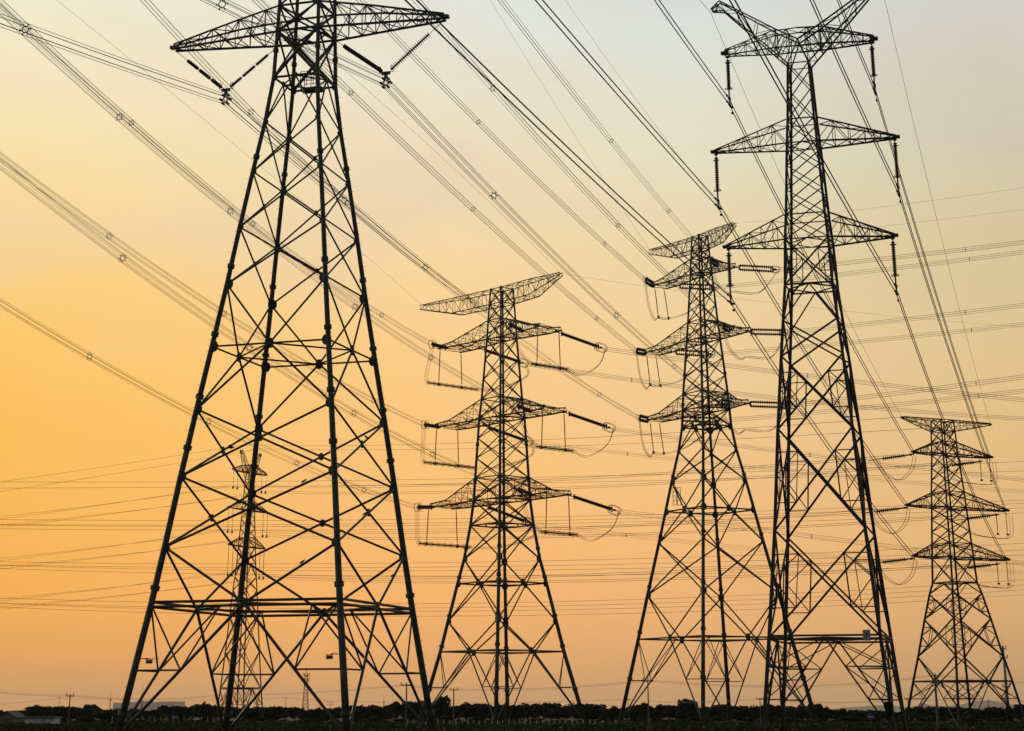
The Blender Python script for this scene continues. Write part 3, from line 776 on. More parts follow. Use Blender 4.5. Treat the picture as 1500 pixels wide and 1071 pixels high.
for tn, t, att in (('2', t2, att2), ('3', t3, att3)):
    for k, (x, y, z) in att.items():
        w = EW('T%s%s' % (tn, k)); E = w[2]
        if k in ('nBL', 'nBR') and tn == '3': E = tuple(wpath(w[2], w[3], w[4], w[5], w[7], w[7], 1)[0])
        RINGS[tn + k] = Vector(E)
        lv, sd = pos_words(k[1:])
        tstring(t, x, y, z, E, '%s string at the %s side of the %s %s arm of the %s' % ('twin disc' if tn == '3' else 'long', 'near' if k[0] == 'n' else 'far', lv, sd, TN[tn]), tn == '3', 15 if tn == '3' else 22, .34 if tn == '3' else .25, (.9, .65) if tn == '3' else (1.25, .8))
def spline(ps, n=6):
    ps = [Vector(p) for p in ps]; P = [ps[0] * 2 - ps[1]] + ps + [ps[-1] * 2 - ps[-2]]; out = []
    for i in range(1, len(P) - 2):
        for j in range(n):
            t = j / n; a, b, c, d = P[i - 1], P[i], P[i + 1], P[i + 2]
            out.append(.5 * ((2 * b) + (c - a) * t + (2 * a - 5 * b + 4 * c - d) * t * t + (3 * b - a - 3 * c + d) * t ** 3))
    out.append(ps[-1]); return out
def jumper(tn, t, lvk, xj, zl, drop, ys, rigid):
    lv, sd = pos_words(lvk); A = RINGS[tn + 'n' + lvk]; B = RINGS[tn + 'f' + lvk]; O = t.wpt(xj, 0, zl)
    root = empty('jumper_loop', O); tag(root, '%s below the %s %s arm of the %s' % ('jumper tube' if rigid else 'looping jumper wires', lv, sd, TN[tn]), 'jumper')
    J = [t.wpt(xj, y, zl - drop) for y in ys]
    o6 = [(math.cos(i * PI / 2 + .6) * .38, math.sin(i * PI / 2 + .6) * .38) for i in range(4)]
    def bundle(pts, nm='jumper_wire'):
        for a, c in o6:
            m = MB(); dd = (pts[-1] - pts[0]); s_ = Vector((dd.y, -dd.x, 0)); s_ = s_.normalized() if s_.length > .1 else Vector((1, 0, 0))
            m.tube([p - O + s_ * a + Vector((0, 0, c * .5)) + Vector((.3, 0, 0)) * c for p in pts], .032, 4); m.build(nm, WIRE, root)
    if rigid:
        e = (J[-1] - J[0]).normalized(); c0 = (J[0] + J[-1]) / 2; T0, T1 = (c0 - e * 6.0, c0 + e * 7.4) if sd == 'left' else (c0 - e * 4.5, c0 + e * 5.0)
        m = MB(); m.tube([T0 - O, T1 - O], .15, 8); m.build('jumper_tube', STEEL, root)
        m = MB()
        for a, c in o6: m.tube([T0 - O + Vector((a * .8, 0, c)), T1 - O + Vector((a * .8, 0, c))], .028, 4)
        m.build('jumper_wire', WIRE, root, 'stuff')
        n = 8
        for i in range(n + 1):
            m = MB(); ringloop(m, T0.lerp(T1, i / n) - O, e, .42, .42, .035); m.build('spacer', WIRE, root)
        if sd == 'left':
            bundle(spline([A, A + Vector((0, 0, -1.5)), T0 + Vector((-.3, 0, 1.5)), T0]))
            bundle(spline([T1, T1.lerp(B, .45) + Vector((0, 0, -2.2)), B + Vector((0.2, 0, -2.6)), B]))
        else:
            bundle(spline([A, A.lerp(T0, .5) + Vector((0, 0, -1.6)), T0]))
            bundle(spline([T1, T1.lerp(B, .35) + Vector((0, 0, -2.6)), T1.lerp(B, .75) + Vector((.6, 0, -2.3)), B + Vector((0, 0, -.8)), B]))
    else:
        zd = Vector((0, 0, 1))
        mid = [J[0], J[-1]]
        bundle(spline([A, A.lerp(J[0], .25) - zd * drop * .55, A.lerp(J[0], .7) - zd * (drop * .4 + .3), J[0] - zd * .2, J[-1] - zd * .1, J[-1].lerp(B, .4) - zd * 1.4, J[-1].lerp(B, .8) - zd * .6, B]))
    return J
def hang(tn, t, lvk, xj, zl, J, ys, num, lean=0):
    lv, sd = pos_words(lvk)
    for i, (j, y) in enumerate(zip(J, ys)):
        top = t.wpt(xj + lean, y * .9, zl); root = empty('jumper_insulator', j); tag(root, '%s thin rod hanging below the %s %s arm of the %s' % (('left', 'right')[i], lv, sd, TN[tn]), 'insulator')
        d = top - j; m = MB(); m.tube([(0, 0, 0), d], .06, 5); m.build('link_rod', STEEL, root)
        m = MB(); discs(m, d * .1, d * .9, 20, .13, .7, 6); m.build('insulator_disc', GLAZE, root, 'stuff')
        m = MB(); m.tube([(0, 0, .1), (0, 0, -.3)], [.16, .3], 6); ringloop(m, (0, 0, .2), (0, 1, 0), .3, .06, .04); m.build('clamp', STEEL, root)
for lvk, xj, zl in (('TL', -16.3, 73.2), ('ML', -17.2, 57.2), ('BL', -18.5, 41.3), ('TR', 14.0, 73.2), ('MR', 15.2, 57.2), ('BR', 16.2, 41.3)):
    ys = (-3.1, 3.1) if lvk != 'BL' else (-4.0, 4.0); J = jumper('2', t2, lvk, xj, zl, 7.5, ys, True); hang('2', t2, lvk, xj, zl, J, ys, 2)
for lvk, xj, zl in (('TL', -13.6, 86.5), ('ML', -17.2, 72.9), ('BL', -16.6, 58.9)):
    ys = (-1.2, 1.4); J = jumper('3', t3, lvk, xj, zl, 6.6, ys, False); hang('3', t3, lvk, xj, zl, J, ys, 2, -1.2)
for lvk, xj, zl in (('TR', 8.6, 86.5), ('MR', 12.2, 72.9), ('BR', 10.7, 58.9)):
    jumper('3', t3, lvk, xj + 1.0, zl, 5.2, (.5, 5.0), False)
# far right tower: strings to the left, loops, posts
lv5 = (('top', 4.8, 7.3, 32.5), ('middle', 6.3, 9.2, 25.9), ('lowest', 5.8, 8.65, 19.8))
for i, (lv, xl, xr, z) in enumerate(lv5):
    for sd, xe in ((-1, xl), (1, xr)):
        sn = 'left' if sd < 0 else 'right'
        A = t5.wpt(sd * (xe - (0 if sd < 0 else 1.2)), 0, z - (.1 if sd < 0 else .35)); target = Vector(next(w for w in WIRES if w[0] == 'T6r%s%d0' % ('L' if sd < 0 else 'R', i))[2])
        d = (target - A).normalized() * 4.4 + Vector((0, 0, -.75)); root = empty('insulator_string', A); tag(root, 'dark string pointing left from the %s %s arm of the far right tower' % (lv, sn), 'insulator')
        if abs(d.z) > .7: d.z = -.55
        d = Vector((-4.3, 1.6, -.45))
        m = MB(); m.tube([(0, 0, 0), d * .25], .08, 5); m.tube([d * .87, d * 1.25], .05, 5); m.box(d * .1, (.3, .2, .25)); m.box(d * .2, (.2, .2, .2)); m.build('link_rod', STEEL, root)
        m = MB(); discs(m, d * .25, d * .87, 11, .27, .4, 8); m.build('insulator_disc', GLAZE, root, 'stuff')
        O = A; jr = empty('jumper_loop', O); tag(jr, 'thin jumper wires sagging below the %s %s arm of the far right tower' % (lv, sn), 'jumper')
        for q in (-.2, .2):
            m = MB()
            if sd < 0: P_ = [d, d * .85 + Vector((0, 0, -1.6)), d * .45 + Vector((0, 0, -2.9)), d * .1 + Vector((0, 0, -1.9)), Vector((.1, 0, -.2))]
            else: P_ = [d, d * .8 + Vector((0, 0, -1.8)), Vector((-.6, 0, -2.9)), Vector((1.4, .5, -2.6)), Vector((1.6, .5, 0))]
            m.tube([p + Vector((q, .2, 0)) for p in spline(P_)], .03, 4); m.build('jumper_wire', WIRE, jr)
        if sd > 0:
            for j_, xx in enumerate((xe - 1.7, xe - .15)):
                T = t5.wpt(xx, 0, z); r_ = empty('jumper_insulator', T); tag(r_, 'thin hanging rod %s of the %s right arm, far right tower' % (('inside the tip', 'at the tip')[j_], lv), 'insulator')
                m = MB(); m.tube([(0, 0, 0), (0, 0, -2.7)], .03, 5); m.build('link_rod', STEEL, r_)
                m = MB(); discs(m, (0, 0, -.4), (0, 0, -2.4), 14, .07, .6, 6); m.build('insulator_disc', GLAZE, r_, 'stuff')
                m = MB(); m.box((0, 0, -2.8), (.3, .2, .22)); m.build('clamp', STEEL, r_)
# small distant horned tower: paired hanging strings
for sd, sn in ((-1, 'left'), (1, 'right')):
    for lv, xe, zt, zb in (('top', 6.2, 54.2, 50.6), ('middle', 7.4, 45.7, 40.7), ('lowest', 6.7, 37.5, 31.3)):
        for q, qn in ((0, 'outer'), (-1.6, 'inner')):
            T = t6.wpt(sd * (xe + q), 0, zt); r_ = empty('insulator_string', T); tag(r_, '%s thin string hanging from the %s %s arm of the distant horned tower' % (qn, lv, sn), 'insulator')
            m = MB(); m.tube([(0, 0, 0), (0, 0, zb - zt)], .07, 5); m.build('insulator_rod', GLAZE, r_)
            m = MB(); m.tube([(0, 0, zb - zt + .2), (0, 0, zb - zt - .5)], [.12, .3], 5); m.build('clamp', STEEL, r_)

# ------------------------------------------------------------------ ground and surroundings
def gx(px, d): return (px - 731.1) * d / 2898.0          # bearing of a thing at distance d
def gz(py, d): return 1.6 + (1045.3 - py) * d / 3067.0   # its height
b = MB(); b.v = [Vector(p) for p in ((-14900, -400, 0), (14900, -400, 0), (14900, 32400, 0), (-14900, 32400, 0))]; b.f = [(0, 1, 2, 3)]
tag(b.build('ground', GROUND), kind='structure')
# grass tufts on the near field
m = MB()
for i in range(16000):
    d = 185 + 200 * rnd.random() ** 1.6; x = rnd.uniform(-.275, .285) * d; h = rnd.uniform(.12, .32) * (1.6 if rnd.random() < .06 else 1); w = rnd.uniform(.15, .5); a = rnd.uniform(0, PI)
    p = Vector((x, d, 0)); u = Vector((math.cos(a) * w, math.sin(a) * w, 0)); k = len(m.v)
    m.v += [p - u, p + u, p + u * .4 + Vector((rnd.uniform(-.2, .2), 0, h)), p - u * .5 + Vector((0, 0, h * .8))]; m.f.append((k, k + 1, k + 2, k + 3))
GR = mat('grass_blades', (.01, .025, .006), .9, 0, (.03, .075, .015), .05)
tag(m.build('field_grass', GR), 'low green grass covering the field below the towers', 'grass', kind='stuff')
# far hills
HILL = mat('far_hill', (.1, .11, .1), .9)
def hill(name, x0, x1, d, prof):
    m = MB(); n = len(prof)
    for i, h in enumerate(prof):
        x = x0 + (x1 - x0) * i / (n - 1)
        m.v += [Vector((x, d - 900, 0)), Vector((x, d - 250, h * .75)), Vector((x, d, h)), Vector((x, d + 900, 0))]
    for i in range(n - 1):
        for j in range(3): k = i * 4 + j; m.f.append((k, k + 4, k + 5, k + 1))
    o = m.build(name, HILL, smooth=True); tag(o, kind='structure')
hill('hills', gx(1190, 30000), gx(1640, 30000), 30000, [q * 6.8 for q in (3, 8, 13, 15, 18, 17, 14, 19, 16, 18, 26, 28, 22, 17, 14, 18, 22, 24, 20, 10)])
# trees
def crown_mesh(name, w, h, n, lobes, m, seed, round_=1.0):
    r_ = random.Random(seed); b = MB(); L = []
    for i in range(lobes):
        a = r_.uniform(0, 2 * PI); q = r_.uniform(0, .52) * w / 2; z = r_.uniform(.32, .74) * h
        L.append((Vector((math.cos(a) * q, math.sin(a) * q, z)), min(r_.uniform(.2, .34) * w, (h * 1.02 - z) * 1.1)))
    L.append((Vector((0, 0, h * .5)), min(w * .36, h * .5)))
    for i in range(n):
        c, rad = r_.choice(L); d = Vector((r_.gauss(0, 1), r_.gauss(0, 1), r_.gauss(0, 1))).normalized() * rad * (r_.random() ** .35); d.z *= .85
        p = c + d
        if p.z < h * .1: p.z = h * .1 + r_.random() * .3
        if p.z > h * .97: p.z = h * .97 - (p.z - h * .97) * .8 - r_.random() * .25
        s_ = r_.uniform(.12, .27); u = Vector((r_.gauss(0, 1), r_.gauss(0, 1), r_.gauss(0, .6))).normalized(); v = u.cross(Vector((r_.gauss(0, 1), r_.gauss(0, 1), r_.gauss(0, 1)))).normalized()
        b.quad(p, u * s_, v * s_ * .8)
    return b.mesh('crown', m)
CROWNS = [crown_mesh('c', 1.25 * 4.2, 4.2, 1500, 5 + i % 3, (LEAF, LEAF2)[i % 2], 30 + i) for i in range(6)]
def trunk_mesh(seed):
    r_ = random.Random(seed); b = MB(); t = [Vector((0, 0, 0)), Vector((.03, 0, .9)), Vector((-.05, .04, 2.2)), Vector((.05, 0, 3.2))]
    b.tube(t, [.16, .12, .09, .03], 7)
    for i in range(6):
        a = r_.uniform(0, 2 * PI); z = r_.uniform(1.0, 2.4); b.tube([(0, 0, z), (math.cos(a) * .6, math.sin(a) * .6, z + .6), (math.cos(a) * 1.2, math.sin(a) * 1.2, z + 1.1)], [.06, .04, .015], 5)
    return b.mesh('trunk', BARK)
TRUNKS = [trunk_mesh(i) for i in range(3)]
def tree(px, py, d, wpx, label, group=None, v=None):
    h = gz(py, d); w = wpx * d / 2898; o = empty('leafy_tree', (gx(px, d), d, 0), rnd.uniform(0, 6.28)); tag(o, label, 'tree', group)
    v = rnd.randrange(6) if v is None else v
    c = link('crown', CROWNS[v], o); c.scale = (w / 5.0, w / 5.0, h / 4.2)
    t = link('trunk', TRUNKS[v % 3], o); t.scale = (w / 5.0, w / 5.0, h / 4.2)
top = [(0, 1043), (30, 1042), (45, 1036), (60, 1032), (80, 1037), (115, 1036), (130, 1032), (150, 1037), (185, 1041), (225, 1040), (245, 1033), (270, 1038), (300, 1029), (320, 1035), (400, 1037), (500, 1038), (520, 1036), (560, 1034), (580, 1029),
 (620, 1028), (662, 1036), (690, 1031), (720, 1034), (750, 1032), (800, 1031), (850, 1032), (880, 1036), (905, 1037), (930, 1033), (985, 1035), (1030, 1036), (1060, 1034), (1110, 1035), (1150, 1036), (1185, 1035), (1200, 1032), (1222, 1040),
 (1270, 1043), (1320, 1041), (1340, 1037), (1365, 1035), (1400, 1038), (1440, 1037), (1470, 1039), (1500, 1034), (1560, 1036)]
ZN = [(175, 'left of the big near tower'), (330, 'behind the left legs of the big near tower'), (510, 'behind the middle of the big near tower'), (630, 'behind the right leg of the big near tower'), (870, 'behind the middle tower'),
      (1110, 'behind the centre-right tower'), (1320, 'behind the horned tower'), (1700, 'behind the small far right tower')]
def zone(px): return next(z for q, z in ZN if px < q)
px = -45
while px < 1550:
    y = lerp(top, px) + rnd.uniform(-4.2, 2.2); d = rnd.uniform(440, 520)
    tree(px, y, d, rnd.uniform(16, 40), 'round leafy tree on the horizon ' + zone(px), 'horizon trees ' + zone(px)); px += rnd.uniform(9, 15)
px = -40
while px < 1550:
    y = lerp(top, px) + rnd.uniform(-2, 3); d = rnd.uniform(640, 760)
    tree(px, y, d, rnd.uniform(24, 40), 'back row tree on the horizon ' + zone(px), 'back row trees ' + zone(px)); px += rnd.uniform(16, 24)
tree(645, 1018.5, 455, 32, 'tallest rounded tree on the horizon between the big near tower and the middle tower', v=2)
tree(1009, 1023.5, 440, 34, 'large bushy tree at the foot of the tall tower right of centre', v=4)
tree(299, 1027.5, 450, 18, 'small pointed tree standing above the row beside the left tower leg', v=1)
tree(598, 1027, 450, 44, 'broad bushy tree just left of the foot of the big near tower right leg', v=3)
tree(1196, 1030.5, 430, 26, 'bushy tree behind the right foot of the tall tower right of centre', v=0)
# shrubs along the field edge
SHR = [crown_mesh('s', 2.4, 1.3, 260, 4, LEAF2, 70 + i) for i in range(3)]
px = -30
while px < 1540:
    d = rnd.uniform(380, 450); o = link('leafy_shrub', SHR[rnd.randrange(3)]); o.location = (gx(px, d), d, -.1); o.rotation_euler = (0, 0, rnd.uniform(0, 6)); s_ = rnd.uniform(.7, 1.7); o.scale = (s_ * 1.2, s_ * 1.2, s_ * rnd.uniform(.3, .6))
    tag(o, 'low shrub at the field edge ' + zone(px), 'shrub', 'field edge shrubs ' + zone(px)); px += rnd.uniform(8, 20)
# climbing plant on a leg of the horned tower
m = crown_mesh("c", 1.5, 6.0, 900, 3, LEAF, 99); o = link('climbing_plant', m); c_ = t4.c(1, 0); w_ = t4.wpt(c_.x, c_.y, 0); o.location = w_ + Vector((-.35, 0, .2)); o.scale = (.42, .42, .62)
tag(o, 'dark climbing plant wrapped round the foot of the horned tower', 'climbing plant')
# fence of short white posts by the middle tower
fd = 292; f0 = empty('post_fence', (gx(597, fd), fd, 0)); tag(f0, 'row of short white fence posts at the foot of the middle tower', 'fence')
pm = MB(); pm.box((0, 0, .36), (.14, .14, .72)); pm.box((0, 0, .74), (.1, .1, .05)); PM = pm.mesh('post', WHITE)
x = 0; W_ = gx(872, fd) - gx(597, fd); i = 0
while x < W_:
    if not (gx(805, fd) < f0.location.x + x < gx(806, fd)):
        o = link('post', PM, f0); o.location = (x, rnd.uniform(-.3, .3), rnd.uniform(-.1, .06)); o.rotation_euler = (rnd.uniform(-.05, .05), rnd.uniform(-.07, .07), 0)
    x += .86 * rnd.uniform(.85, 1.2); i += 1
for z in (.3, .58): q = MB(); q.tube([(0, 0, z), (W_ * .5, 0, z - .04), (W_, 0, z)], .012, 4); q.build('fence_wire', WIRE, f0)
# faint fence on the left
fd = 400; f1 = empty('post_fence', (gx(165, fd), fd, 0)); tag(f1, 'faint thin post fence in front of the trees left of the near tower foot', 'fence'); x = 0
while x < gx(330, fd) - gx(165, fd):
    o = link('post', PM, f1); o.location = (x, 0, 0); o.scale = (.6, .6, 1.4); x += 1.15 * rnd.uniform(.8, 1.2)
# marker posts
for px, py, lab in ((883, 1061, 'red and white marker post standing in the grass right of the middle tower'), (893, 1061.5, 'small red marker post, second from the middle tower'), (902, 1062, 'short pale marker post beside the left foot of the tall tower')):
    d = 285; o = empty('marker_post', (gx(px, d), d, 0)); tag(o, lab, 'marker post')
    for i in range(3): q = MB(); q.tube([(0, 0, i * .22), (0, 0, i * .22 + .22)], .12, 8); q.build('band', (WHITE, REDP)[i % 2] if px != 893 else REDP, o)
# utility poles
def pole(px, py, pb, label, arm=2.0, r=.13, arms=1, d=None):
    d = d or 4908 / (pb - 1045.3); o = empty('utility_pole', (gx(px, d), d, 0), rnd.uniform(-.2, .2)); tag(o, label, 'utility pole')
    h = gz(py, d); m = MB(); m.tube([(0, 0, 0), (0, 0, h)], [r, r * .65], 8); m.build('pole', POLEM, o)
    for a in range(arms):
        z = h - .12 - a * .8; q = MB(); q.box((0, -r, z), (arm, .1, .1)); q.build('crossarm', POLEM, o)
        for x in (-.45, 0, .45):
            q = MB(); q.lathe([(0, .03), (.08, .07), (.16, .03), (.2, .06), (.27, .02)], (x * arm, -r, z + .05), (0, 0, 1), 6); q.build('pin_insulator', GLAZE, o)
    return Vector((gx(px, d), d, h))
pA = pole(101, 1018, 1067, 'dark utility pole with short crossarm at the lower left beside the white shed', .9, .09)
pB = pole(86, 1022, 1054, 'thin grey utility pole just behind the lower left pole', .8, .07)
pC = pole(595, 1002, 1069, 'utility pole with crossarm standing just left of the near tower right leg', 1.2, .1)
pD = pole(664.5, 1009, 1066, 'utility pole between the near tower right leg and the middle tower', 1.0, .1)
pE = pole(950, 995.5, 1072, 'tall utility pole in front of the left leg of the tall tower', 1.0, .08, d=186)
pF = pole(1114, 1023, 1064, 'thin utility pole between the tall tower and the horned tower', .9, .08)
pG = pole(1373, 988, 1069, 'thick dark utility pole in front of the small far right tower', 1.0, .15)
pH = pole(418, 1022, 1053, 'faint utility pole seen under the big near tower left of the mast', 1.6, .09)
pI = pole(484, 1028, 1052, 'short distant utility pole right of the telecom mast', 2.6, .09, 2)
pJ = pole(1331, 1023, 1062, 'thin utility pole left of the small far right tower', .9, .08)
pK = pole(920, 1024, 1058, 'slim utility pole left of the left leg of the tall tower', .9, .07)
pL = pole(1275, 1047, 1063, 'short post carrying a small blue sign under the horned tower', .1, .05)
def dline(a, c, sag, lab, n=2):
    a = Vector(a); c = Vector(c)
    for i in range(n):
        m = MB(); o_ = Vector((0, .3 * i, -.12 * i)); m.tube([a.lerp(c, t / 24) + o_ - Vector((0, 0, sag * 4 * (t / 24) * (1 - t / 24))) for t in range(25)], .016, 4)
        tag(m.build('overhead_wire', WIRE), ('upper ' if i == 0 else 'lower ') + lab, 'cable')
def W3(px, py, d): return Vector((gx(px, d), d, gz(py, d)))
dline(W3(-60, 1005, 240), pA, .3, 'low wire sagging from the left edge to the dark lower left pole')
dline(pA, W3(330, 1016, 300), .55, 'low wire from the lower left pole towards the near tower legs')
dline(W3(330, 1016, 300), pC, .35, 'low wire rising under the near tower to the pole by its right leg')
dline(pC, pD, .15, 'low wire between the two poles beside the near tower right leg')
dline(pD, pE, .35, 'low wire between the middle tower pole and the tall centre pole')
dline(pE, pG, .8, 'low wire from the tall centre pole to the thick right pole')
dline(pG, W3(1580, 1001, 240), .2, 'low wire from the thick pole to the right edge')
dline(W3(-60, 1035, 420), pB, .25, 'faint wire touching the left edge above the shed')
dline(pB, pH, .6, 'faint low wire under the near tower above the trees')
dline(pH, pK, 1.1, 'faint low wire above the trees behind the middle tower')
dline(pK, pF, .5, 'faint low wire above the trees behind the tall tower')
dline(pF, pJ, .5, 'faint low wire above the trees behind the horned tower')
dline(pJ, W3(1580, 1024, 300), .3, 'faint low wire at the lower right edge')
# telecom masts and far thin towers
def mast(px, py, d, label, w=1.6, plats=1):
    o = empty('telecom_mast', (gx(px, d), d, 0)); tag(o, label, 'mast'); h = gz(py, d)
    for k in range(4):
        m = MB(); m.tube([(SG[k][0] * w, SG[k][1] * w, 0), (SG[k][0] * w * .35, SG[k][1] * w * .35, h * .85)], .13, 4); m.build('leg', ANGLE, o)
    m = MB(); n = 12
    for i in range(n):
        z0, z1 = h * .85 * i / n, h * .85 * (i + 1) / n; w0 = w * (1 - .65 * i / n); w1 = w * (1 - .65 * (i + 1) / n)
        for k in range(4):
            p, q = SG[k], SG[(k + 1) % 4]
            m.tube([(p[0] * w0, p[1] * w0, z0), (q[0] * w1, q[1] * w1, z1)], .08, 3); m.tube([(q[0] * w0, q[1] * w0, z0), (p[0] * w1, p[1] * w1, z1)], .08, 3)
    m.build('brace', ANGLE, o, 'stuff')
    m = MB(); m.tube([(0, 0, h * .85), (0, 0, h)], .12, 5); m.build('spire', ANGLE, o)
    for i in range(plats):
        z = h * (.72 + .1 * i); m = MB(); m.box((0, 0, z), (w * 1.5, w * 1.5, .25))
        for k in range(6): t = k * PI / 3; m.box((math.cos(t) * w * .9, math.sin(t) * w * .9, z + .9), (.3, .3, 1.6))
        m.build('antenna_platform', ANGLE, o)
mast(447, 977, 1150, 'distant lattice telecom mast under the big near tower', 1.9, 2)
def spike(px, py, d, label, r=.25):
    o = empty('radio_mast', (gx(px, d), d, 0)); tag(o, label, 'mast'); h = gz(py, d)
    m = MB(); m.tube([(0, 0, 0), (0, 0, h * .7)], [r, r * .7], 6); m.build('pole', POLEM, o)
    m = MB(); m.tube([(0, 0, h * .7), (0, 0, h)], [r * .35, .04], 5); m.build('spire', POLEM, o)
    m = MB(); m.box((0, 0, h * .7), (r * 4, r * 4, .25)); m.build('antenna_platform', POLEM, o)
spike(160.5, 1013, 900, 'thin radio mast left of the pale factory building')
spike(207, 1002, 900, 'taller thin radio mast in front of the pale factory building')
spike(562, 1018, 900, 'thin distant mast left of the near tower right leg', .2)
spike(1449, 1015, 1400, 'thin distant mast right of the small far right tower axis', .3)
d = 480; o = empty('antenna_pole', (gx(1477, d), d, 0)); tag(o, 'pale tall antenna pole with spire beside the right leg of the small far right tower', 'antenna pole')
h = gz(945, d); m = MB(); m.tube([(0, 0, 0), (0, 0, h)], [.5, .28], 10, True); m.build('pole', GREYB, o, smooth=True)
m = MB(); m.tube([(0, 0, h), (0, 0, h + 2.2)], [.06, .02], 5); m.build('spire', GREYB, o)
for z, s_ in ((h * .96, .9), (h * .84, 1.1), (h * .45, 1.0)):
    m = MB(); m.box((0, 0, z), (s_ * 1.4, s_, .18))
    for x in (-.8, .8): m.box((x * s_, 0, z + .3), (.2, .3, .9))
    m.build('antenna_bracket', GREYB, o)
# buildings
def gable(px0, px1, pyb, pye, pyr, d, label, wall, roof):
    x0, x1 = gx(px0, d), gx(px1, d); ze, zr = gz(pye, d), gz(pyr, d); o = empty('farm_house', ((x0 + x1) / 2, d, 0)); tag(o, label, 'house'); w = (x1 - x0) / 2; D = 7
    m = MB(); m.v = [Vector(p) for p in ((-w, 0, 0), (w, 0, 0), (w, 0, ze), (0, 0, zr), (-w, 0, ze), (-w, D, 0), (w, D, 0), (w, D, ze), (0, D, zr), (-w, D, ze))]
    m.f = [(0, 1, 2, 3, 4), (5, 9, 8, 7, 6), (1, 6, 7, 2), (0, 4, 9, 5)]; m.build('wall', wall, o)
    for s_ in (-1, 1):
        m = MB(); e = Vector((s_ * (w + .3), -.3, ze - .2)); r_ = Vector((0, -.3, zr + .05)); B_ = Vector((0, D + .6, 0)); U = Vector((0, 0, .15))
        m.v = [e, r_, r_ + B_, e + B_, e + U, r_ + U, r_ + B_ + U, e + B_ + U]; m.f = [(0, 1, 2, 3), (4, 7, 6, 5), (0, 4, 5, 1), (2, 6, 7, 3), (0, 3, 7, 4), (1, 5, 6, 2)]; m.build('roof', roof, o)
    m = MB(); m.box((0, -.05, ze * .55), (w * .45, .1, ze * .4)); fr = m.build('window', GREYB, o); m = MB(); m.box((0, -.12, ze * .55), (w * .36, .06, ze * .32)); m.build('pane', GLASS, fr)
gable(-3, 22, 1066, 1050, 1043, 330, 'small grey gabled house cut by the left edge of the photo', WALLD, ROOFD)
d = 300; x0, x1 = gx(38, d), gx(81, d); o = empty('shed', ((x0 + x1) / 2, d, 0)); tag(o, 'low white shed with a thin teal roof at the lower left', 'shed'); w = x1 - x0; h = gz(1051, d)
for i in range(8): m = MB(); m.box((-w / 2 + w * (i + .5) / 8, 0, h / 2), (w / 8 - .03, .12 + .03 * (i % 2), h)); m.build('wall_panel', WHITE, o)
m = MB(); m.box((0, 2, h / 2 - .02), (w - .1, 3.8, h - .05)); m.build('wall', WHITE, o)
m = MB(); m.box((0, 1.8, h + .06), (w + .5, 4.6, .16)); m.build('roof', ROOFB, o)
m = MB(); m.box((w * .12, -.12, h * .45), (.5, .06, h * .9)); m.build('door', GREYB, o)
d = 15000; PALE = mat('pale_cladding', (.5, .5, .48), .8)
o = empty('factory_building', (gx(217, d), d, 0)); tag(o, 'long pale hazy factory building with stepped roof far behind the trees', 'building')
prof = [(165, 180, 1030), (180, 200, 1028.5), (200, 222, 1027), (222, 232, 1028.5), (232, 252, 1028), (252, 269, 1028)]
for a, c, y in prof:
    m = MB(); xa, xb = gx(a, d) - gx(217, d), gx(c, d) - gx(217, d); h = gz(y, d); m.box(((xa + xb) / 2, 20 + (a % 7), h / 2), (xb - xa - .4, 60, h)); wl = m.build('wall', PALE, o)
    m = MB(); m.box(((xa + xb) / 2, 20 + (a % 7), h + 1.2), (xb - xa, 61, 2.4)); m.build('roof', GREYB, wl)
    for k in range(3):
        for fl in range(3): m = MB(); xc = xa + (xb - xa) * (k + .5) / 3; m.box((xc, (a % 7) - .08, h - 12 - fl * 18), ((xb - xa) / 4.5, 1, 7)); m.build('window', GREYB, o)
def towers(pxs, d, lab):
    for i, (px, w, y) in enumerate(pxs):
        o = empty('office_block', (gx(px, d), d, 0)); tag(o, lab[i], 'building'); h = gz(y, d); ww = w * d / 2898
        m = MB(); m.box((0, 0, h / 2), (ww, ww * .8, h)); m.build('wall', PALE, o)
        m = MB(); m.box((0, 0, h + 1), (ww * .5, ww * .4, 8)); m.build('roof', GREYB, o)
        for fl in range(4): q = MB(); q.box((0, -ww * .4 - .1, h - 16 - fl * 24), (ww * .85, 1, 9)); q.build('window', GREYB, o)
towers([(1356, 9, 1032), (1420, 5, 1029), (1468, 6, 1030), (1455, 9, 1035), (1350, 4, 1030), (1478, 4, 1033)], 24000,
       ['wide pale hazy block left of the small far right tower', 'narrow pale hazy block behind the foot of the small far right tower', 'tall pale hazy block beside the antenna pole', 'low wide hazy block left of the antenna pole', 'narrow hazy tower block left of the small far right tower', 'small hazy block at the right of the antenna pole'])
# blue signs
for px, py, d, lab in ((256.5, 1049, 330, 'small blue and white roadside sign under the big near tower'), (1275, 1048, 277, 'small blue and white sign on a short post under the horned tower')):
    o = empty('road_sign', (gx(px, d), d - .3, 0)); tag(o, lab, 'sign'); z = gz(py, d)
    m = MB(); m.box((0, 0, z), (.95, .05, .28)); m.build('sign_board', BLUEP, o); m = MB(); m.box((0, -.04, z - .2), (.95, .05, .12)); m.build('sign_board', WHITE, o)
    m = MB(); m.tube([(0, .05, 0), (0, .05, z)], .03, 6); m.build('post', POLEM, o)
